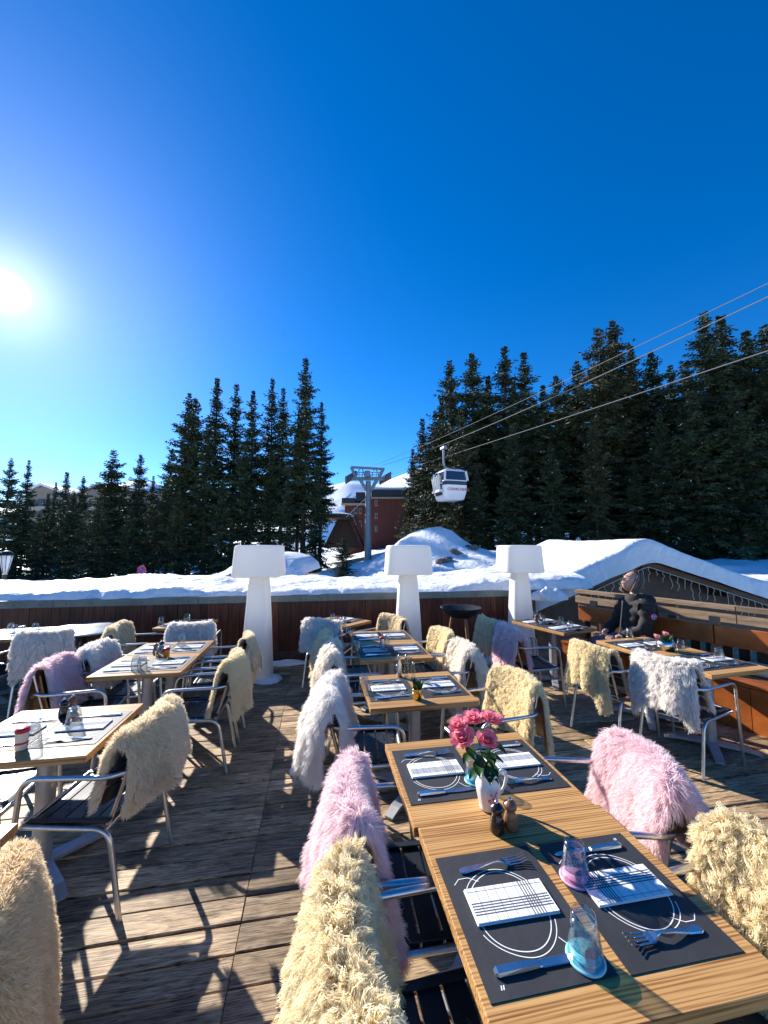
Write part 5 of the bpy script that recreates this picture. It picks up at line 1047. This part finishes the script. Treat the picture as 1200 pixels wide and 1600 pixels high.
# chairs at the bench table
seat_with(2.57, 3.37, R(14), 'aluminium armchair under yellow fleece at the far end of the bench table', 'black', 'yellow', 'yellow sheepskin with a pointed hanging corner at the bench table', style='plush', Lf=.30, Lb=.34, Wd=.22, puff=.03, seed=15, locks=2200, per=11, wid=.0032, ln=.026, lobeb=.42, skew=.06)
seat_with(2.88, 2.88, R(14), 'aluminium armchair under bright white fleece at the near end of the bench table', 'black', 'white', 'bright white sheepskin spread over the chair at the bench table', style='long', Lf=.30, Lb=.30, Wd=.24, puff=.03, seed=16, locks=2400, per=12, wid=.003, lobeb=.4)
# left block, right side (facing -u)
seat_with(-.86, 2.44, PI + R(-8), 'aluminium armchair with black slatted seat at the red jar table', 'black', 'cream', 'thick cream sheepskin on the chair right of the red jar table', style='plush', Lf=.22, Lb=.25, Wd=.275, puff=.05, seed=17, locks=3600, per=12, ln=.046, wid=.0028)
seat_with(-.66, 3.62, PI, 'aluminium armchair with draped cream fleece right of the long left table', 'black', 'yellow', 'cream sheepskin with dark gap on the chair right of the long left table', style='plush', Lf=.32, Lb=.34, Wd=.28, puff=.05, seed=18, locks=1800, per=11, wid=.0035, ln=.03)
seat_with(-.68, 4.40, PI + R(4), 'aluminium armchair behind, beside the left lamp base', 'black', 'cream', 'cream sheepskin just left of the left lamp base', style='short', Lf=.3, Lb=.34, Wd=.24, seed=19, locks=1200, per=10, wid=.004)
seat_with(-.83, 1.27, PI + R(8), 'aluminium armchair under dense short fleece at the bottom left corner', 'black', 'beige', 'dense short haired beige sheepskin at the bottom left corner', style='short', Lf=.30, Lb=.52, Wd=.33, puff=.05, seed=20, locks=9000, per=12, ln=.024, lobeb=.1)
# left block, left side (facing +u)
seat_with(-2.16, 3.66, R(8), 'aluminium armchair with tan back under pink fleece left of the long table', 'brown', 'lilac', 'pink sheepskin left of the long left table', style='long', Lf=.36, Lb=.40, Wd=.25, puff=.04, yoff=.05, seed=21, locks=1700, per=11, wid=.0032)
seat_with(-2.10, 4.2, R(2), 'aluminium armchair under white fleece left of the long table', 'black', 'white', 'white sheepskin just behind the pink one left of the long table', style='long', Lf=.34, Lb=.34, Wd=.27, seed=22, locks=1400, per=10, wid=.0035)
seat_with(-2.38, 5.2, R(4), 'aluminium armchair under tan cream fleece by the round metal table', 'black', 'cream', 'tan cream sheepskin right of the round metal table', style='plush', Lf=.36, Lb=.36, Wd=.30, seed=23, locks=1200, per=10, wid=.004)
seat_with(-2.92, 4.88, R(112), 'aluminium armchair with its back to us at the far left table', 'brown', 'white', 'wide white sheepskin hanging in front of the round metal table', style='long', Lf=.3, Lb=.32, Wd=.25, puff=.04, seed=24, locks=1500, per=10, wid=.004, lobeb=.3)
seat_with(-1.50, 5.10, R(92), 'aluminium armchair in front of the sprout table by the wall', 'black', 'white', 'clean white sheepskin across the chair at the sprout table', style='long', Lf=.3, Lb=.28, Wd=.27, seed=25, locks=1300, per=10, wid=.004)
# bare chairs
seat_with(-2.10, 2.60, R(3), 'bare aluminium armchair at the left frame edge beside the red jar table', 'black')
seat_with(-.70, 4.02, PI + R(6), 'bare aluminium armchair between the two fleeced ones right of the long left table', 'black')
seat_with(-3.55, 4.75, R(75), 'bare aluminium armchair cut by the left frame edge', 'black')
seat_with(-2.05, 1.42, R(0), 'aluminium armchair mostly outside the frame at bottom left', 'black') if False else None

# bench cushion and bag
cu = uwat(1185, 1052, .47); t = B('cream').box((0, 0, .035), (.40, .36, .07), bev=.03); tag(t.build('seat_cushion', loc=P(cu[0] + .1, cu[1], .452), rz=bRZ), 'pale cream cushion lying on the bench seat at the right edge', 'cushion')
bg_ = uwat(868, 1040, 0); t = thing('bag', 'small tan and black bag on the deck under the table by the right lamp', 'bag', P(bg_[0], bg_[1]), R0 + .4)
B('tan').box((0, 0, .14), (.22, .14, .26), bev=.05).build('body', t); B('dark').box((.06, -.03, .11), (.14, .13, .2), bev=.04).build('side_pocket', t); B('white').tube([(-.06, -.075, .2), (0, -.09, .12), (.04, -.09, .02)], .012, 8).build('strap', t)

# ================================================================== seated person
def skinmesh(nodes, edges, radii, sub=2, root=0):
    me = bpy.data.meshes.new('sk'); me.from_pydata([tuple(v) for v in nodes], edges, []); o = bpy.data.objects.new('sk', me); COL.objects.link(o)
    sm = o.modifiers.new('s', 'SKIN'); 
    if not me.skin_vertices: 
        bpy.context.view_layer.objects.active = o
    lay = me.skin_vertices[0].data
    for i, r_ in enumerate(radii): lay[i].radius = (r_, r_) if not isinstance(r_, tuple) else r_; lay[i].use_root = (i == root)
    sm.use_smooth_shade = True; sb_ = o.modifiers.new('u', 'SUBSURF'); sb_.levels = sub; sb_.render_levels = sub
    dg = bpy.context.evaluated_depsgraph_get(); m = bpy.data.meshes.new_from_object(o.evaluated_get(dg)); bpy.data.objects.remove(o); return m
def mjoin(meshes, name, mats):
    bm = bmesh.new()
    for m in meshes: bm.from_mesh(m)
    me = bpy.data.meshes.new(name); bm.to_mesh(me); bm.free()
    for p in me.polygons: p.use_smooth = True
    me.materials.clear()
    for m in mats: me.materials.append(m)
    return me
# local: +x is where the person faces, z up, origin on the deck below the hips
pp = P(3.97, 4.33); pr = thing('person', 'person in a black down jacket sitting on the bench, face lifted to the sun', 'person', pp, R0 + PI - R(8)); pr.scale = (1.07, 1.07, 1.05)
hip = Vector((0, 0, .54)); chest = Vector((-.06, 0, .88)); neck = Vector((-.03, 0, 1.12)); hc = Vector((.01, 0, 1.275))
Vn = [hip, hip + Vector((-.03, 0, .16)), chest, Vector((-.04, 0, 1.04)), neck, Vector((-.01, 0, 1.18))]; E_ = [(0, 1), (1, 2), (2, 3), (3, 4), (4, 5)]; Rr = [(.15, .15), (.13, .15), (.13, .17), (.09, .14), .055, .055]
for s in (-1, 1):
    i = len(Vn); Vn += [Vector((-.03, s * .17, 1.03)), Vector((.03, s * .225, .80)), Vector((.26, s * .15, .66)), Vector((.32, s * .12, .645))]; E_ += [(3, i), (i, i + 1), (i + 1, i + 2), (i + 2, i + 3)]; Rr += [.045, .036, .028, (.028, .018)]
    i = len(Vn); Vn += [Vector((.05, s * .10, .54)), Vector((.44, s * .13, .53)), Vector((.42, s * .13, .12)), Vector((.44, s * .13, .07)), Vector((.58, s * .14, .045))]; E_ += [(0, i), (i, i + 1), (i + 1, i + 2), (i + 2, i + 3), (i + 3, i + 4)]; Rr += [.085, .065, .045, .045, .035]
body = [skinmesh(Vn, E_, Rr)]
for s in (-1, 1):                                              # five fingers on each hand
    wr = Vector((.33, s * .115, .643))
    for k, (dy, ln) in enumerate([(-.026, .072), (-.009, .082), (.009, .076), (.025, .06)]):
        a = wr + Vector((.01, dy, .002)); body.append(skinmesh([a, a + Vector((.035, dy * .3, .004)), a + Vector((.035 + ln * .3, dy * .5, -.006)), a + Vector((.035 + ln * .5, dy * .6, -.03))], [(0, 1), (1, 2), (2, 3)], [.0095, .009, .008, .007], 1))
    a = wr + Vector((-.015, -s * .03, 0)); body.append(skinmesh([a, a + Vector((.025, -s * .022, .002)), a + Vector((.055, -s * .026, -.008))], [(0, 1), (1, 2)], [.011, .01, .008], 1))
# head: looking +x and tilted up
def headmesh():
    n, m_ = 36, 48; G = np.zeros((n, m_ + 1, 3))
    for i in range(n):
        ph_ = math.pi * i / (n - 1); 
        for j in range(m_ + 1):
            t_ = 2 * math.pi * j / m_; x = math.sin(ph_) * math.cos(t_); y = math.sin(ph_) * math.sin(t_); z = math.cos(ph_)
            X, Y_, Z = x * .098, y * .076, z * .125
            if z < -.1 and x > -.2: X += .012 * min(1, (-z - .1) * 2) * max(0, x + .2); Y_ *= 1 - .28 * min(1, (-z - .1) * 1.3)
            if z < -.2 and x < 0: X *= 1 - .35 * min(1, (-z - .2) * 1.2); 
            fr = max(0, x) ** 2
            nose = math.exp(-((Y_) / .013) ** 2) * max(0, 1 - abs((Z + .022) / .036)) * (.9 - .9 * ((Z + .022) / .06)); X += .034 * nose * fr
            X += .007 * fr * math.exp(-((Z - .022) / .012) ** 2)                                            # brow
            for s in (-1, 1): X -= .011 * fr * math.exp(-((Y_ - s * .032) / .015) ** 2 - ((Z - .002) / .013) ** 2); 
            X += .006 * fr * math.exp(-((Z + .066) / .007) ** 2 - (Y_ / .022) ** 2) + .006 * fr * math.exp(-((Z + .081) / .007) ** 2 - (Y_ / .018) ** 2) - .004 * fr * math.exp(-((Z + .0735) / .003) ** 2 - (Y_ / .024) ** 2)
            X += .010 * fr * math.exp(-((Z + .112) / .014) ** 2 - (Y_ / .022) ** 2)                             # chin
            G[i, j] = (X, Y_, Z)
    b_ = B('skin').grid(G)
    for s in (-1, 1): 
        q = b_.n; b_.lathe([(0, 0), (.012, .002), (.02, .006), (.021, .012), (.014, .010), (0, .006)], 14); b_.v[q:] = [(v[0] * .8 - .008, s * (.072 + v[2]), v[1] * 1.5 - .005) for v in b_.v[q:]]
    return b_.mesh('head')
hm = headmesh(); HM = Matrix.Translation(hc) @ Matrix.Rotation(R(2), 4, 'Z') @ Matrix.Rotation(R(-30), 4, 'Y'); hm.transform(HM); body.append(hm)
link('body', mjoin(body, 'body', [M['skin']]), pr)
eb = B('ink')
for s in (-1, 1): 
    for m_, r_, dx in (('ink', .0085, .0), ('dark', .0072, .004)): eb.use(m_); q = eb.n; eb.lathe([(r_ * math.sin(a), -r_ * math.cos(a)) for a in np.linspace(.01, 3.13, 8)], 10, (.081 + dx, s * .032, .002))
eb.use('hair')
for s in (-1, 1): eb.tube([(.101, s * .014, .024), (.098, s * .03, .030), (.085, s * .046, .024)], [.005, .006, .003], 6)
em = eb.mesh('eyes'); em.transform(HM); link('eyes', em, pr)
lm = B('lip').tube([(.103, -.02, -.0735), (.111, 0, -.073), (.103, .02, -.0735)], [.002, .0045, .002], 8).mesh('lips'); lm.transform(HM); link('lips', lm, pr)
# hair: swept back, shoulder length
n, m_ = 26, 40; G = np.zeros((n, m_, 3))
for i in range(n):
    for j in range(m_):
        s = i / (n - 1); t_ = (j / (m_ - 1) - .5) * 2 * (3.14 if s < .16 else 2.0 - .35 * (s - .16)) + math.pi; ph_ = .05 + 1.9 * s; k = 1.1 + .06 * float(snoise(t_ * 3, s * 2, 8, 2)); x = math.sin(ph_) * math.cos(t_); y = math.sin(ph_) * math.sin(t_); z = math.cos(ph_)
        X, Y_, Z = x * .108 * k, y * .088 * k, z * .135 * k
        if s > .6: Z = Z - (s - .6) * .20; X -= .02 * (s - .6)
        G[i, j] = (X - .006, Y_, Z + .004)
hb = B('hair'); hb.grid(G); hb.grid(G * .93, flip=True)
for k in range(70):
    t_ = math.pi + random.uniform(-1.9, 1.9); p = []
    for q in range(8): s = q / 7; ph_ = .1 + 1.85 * s; r_ = 1.13 + .05 * math.sin(k + 3 * s); p.append((math.sin(ph_) * math.cos(t_) * .108 * r_ - .006, math.sin(ph_) * math.sin(t_) * .088 * r_, math.cos(ph_) * .135 * r_ - max(0, s - .6) * .22))
    hb.tube(p, [.004, .005, .006, .006, .006, .005, .004, .002], 5)
hmsh = hb.mesh('hair'); hmsh.transform(HM); link('hair', hmsh, pr)
# jacket
JV = [Vector((0.0, 0, .56)), Vector((-.03, 0, .72)), chest, Vector((-.045, 0, 1.03)), Vector((-.03, 0, 1.10))]; JE = [(0, 1), (1, 2), (2, 3), (3, 4)]; JR = [(.17, .165), (.15, .165), (.15, .18), (.11, .155), (.08, .09)]
for s in (-1, 1):
    i = len(JV); JV += [Vector((-.03, s * .18, 1.02)), Vector((.02, s * .235, .86)), Vector((.05, s * .24, .77)), Vector((.15, s * .20, .71)), Vector((.265, s * .15, .665))]; JE += [(3, i)] + [(i + q, i + q + 1) for q in range(4)]; JR += [.085, .078, .072, .062, .048]
jm = skinmesh(JV, JE, JR, 3)
for v in jm.vertices:                                           # quilted tubes
    c_ = v.co; v.co = c_ + v.normal * (.007 * math.sin(c_.z * 62) + .004 * math.sin(c_.y * 40 + c_.z * 13))
link('jacket', mjoin([jm], 'jacket', [M['jacket']]), pr)
b = B('jacket').lathe([(.115, 1.03), (.118, 1.07), (.108, 1.115), (.092, 1.135), (.082, 1.125), (.09, 1.08)], 28, (-.035, 0, 0)); cm = b.mesh('collar'); link('collar', cm, pr)
hd_ = skinmesh([Vector((-.13, -.12, 1.06)), Vector((-.17, 0, 1.05)), Vector((-.13, .12, 1.06))], [(0, 1), (1, 2)], [.06, .075, .06], 2, 1); link('hood', mjoin([hd_], 'hood', [M['jacket']]), pr)
b = B('dark').box((.165, 0, .80), (.01, .02, .5), Matrix.Rotation(R(-8), 3, 'Y')); b.build('zip', pr)
for s in (1,):
    q = MB(); rr_ = Matrix.Rotation(R(90), 3, 'X')
    for m_, r_, y_ in (('signred', .034, .0), ('signwhite', .027, .002), ('signblue', .022, .004), ('signwhite', .009, .006)): q.use(m_); o_ = q.n; q.lathe([(r_, 0), (r_, .002), (0, .0025)], 24); q.v[o_:] = [(v[0] - .0, .322 + y_ + v[2], v[1] + .915) for v in q.v[o_:]]
    q.build('sleeve_patch', pr)
tv = []; te = []; trr = []
for s in (-1, 1):
    i = len(tv); tv += [Vector((-.02, s * .09, .55)), Vector((.12, s * .11, .55)), Vector((.45, s * .13, .54)), Vector((.43, s * .13, .28)), Vector((.42, s * .13, .13))]; te += [(i + q, i + q + 1) for q in range(4)]; trr += [.125, .105, .085, .07, .06]
tms = []
for s in (0, 5): tms.append(skinmesh(tv[s:s + 5], [(0, 1), (1, 2), (2, 3), (3, 4)], trr[s:s + 5], 2))
link('trousers', mjoin(tms, 'trousers', [M['trouser']]), pr)
for s in (-1, 1):
    sm_ = skinmesh([Vector((.40, s * .13, .12)), Vector((.41, s * .13, .06)), Vector((.52, s * .14, .05)), Vector((.60, s * .14, .038))], [(0, 1), (1, 2), (2, 3)], [.05, .055, .048, .035], 2); sh_ = link('shoe', mjoin([sm_], 'shoe', [M['shoe']]), pr)
    B('signwhite').box((.50, s * .137, .012), (.25, .085, .022), bev=.01).build('sole', sh_)
    B('orange').box((.43, s * .13, .125), (.05, .07, .02), bev=.008).build('tongue', sh_)
w_ = B('steel').tube([(.285 + .0 * math.cos(a), .155 + .033 * math.cos(a), .657 + .033 * math.sin(a)) for a in np.linspace(0, 6.28, 17)], .006, 6); w_.use('watch').lathe([(0, 0), (.019, 0), (.019, .008), (0, .009)], 20, (.285, .155, .692)); w_.build('wristwatch', pr)
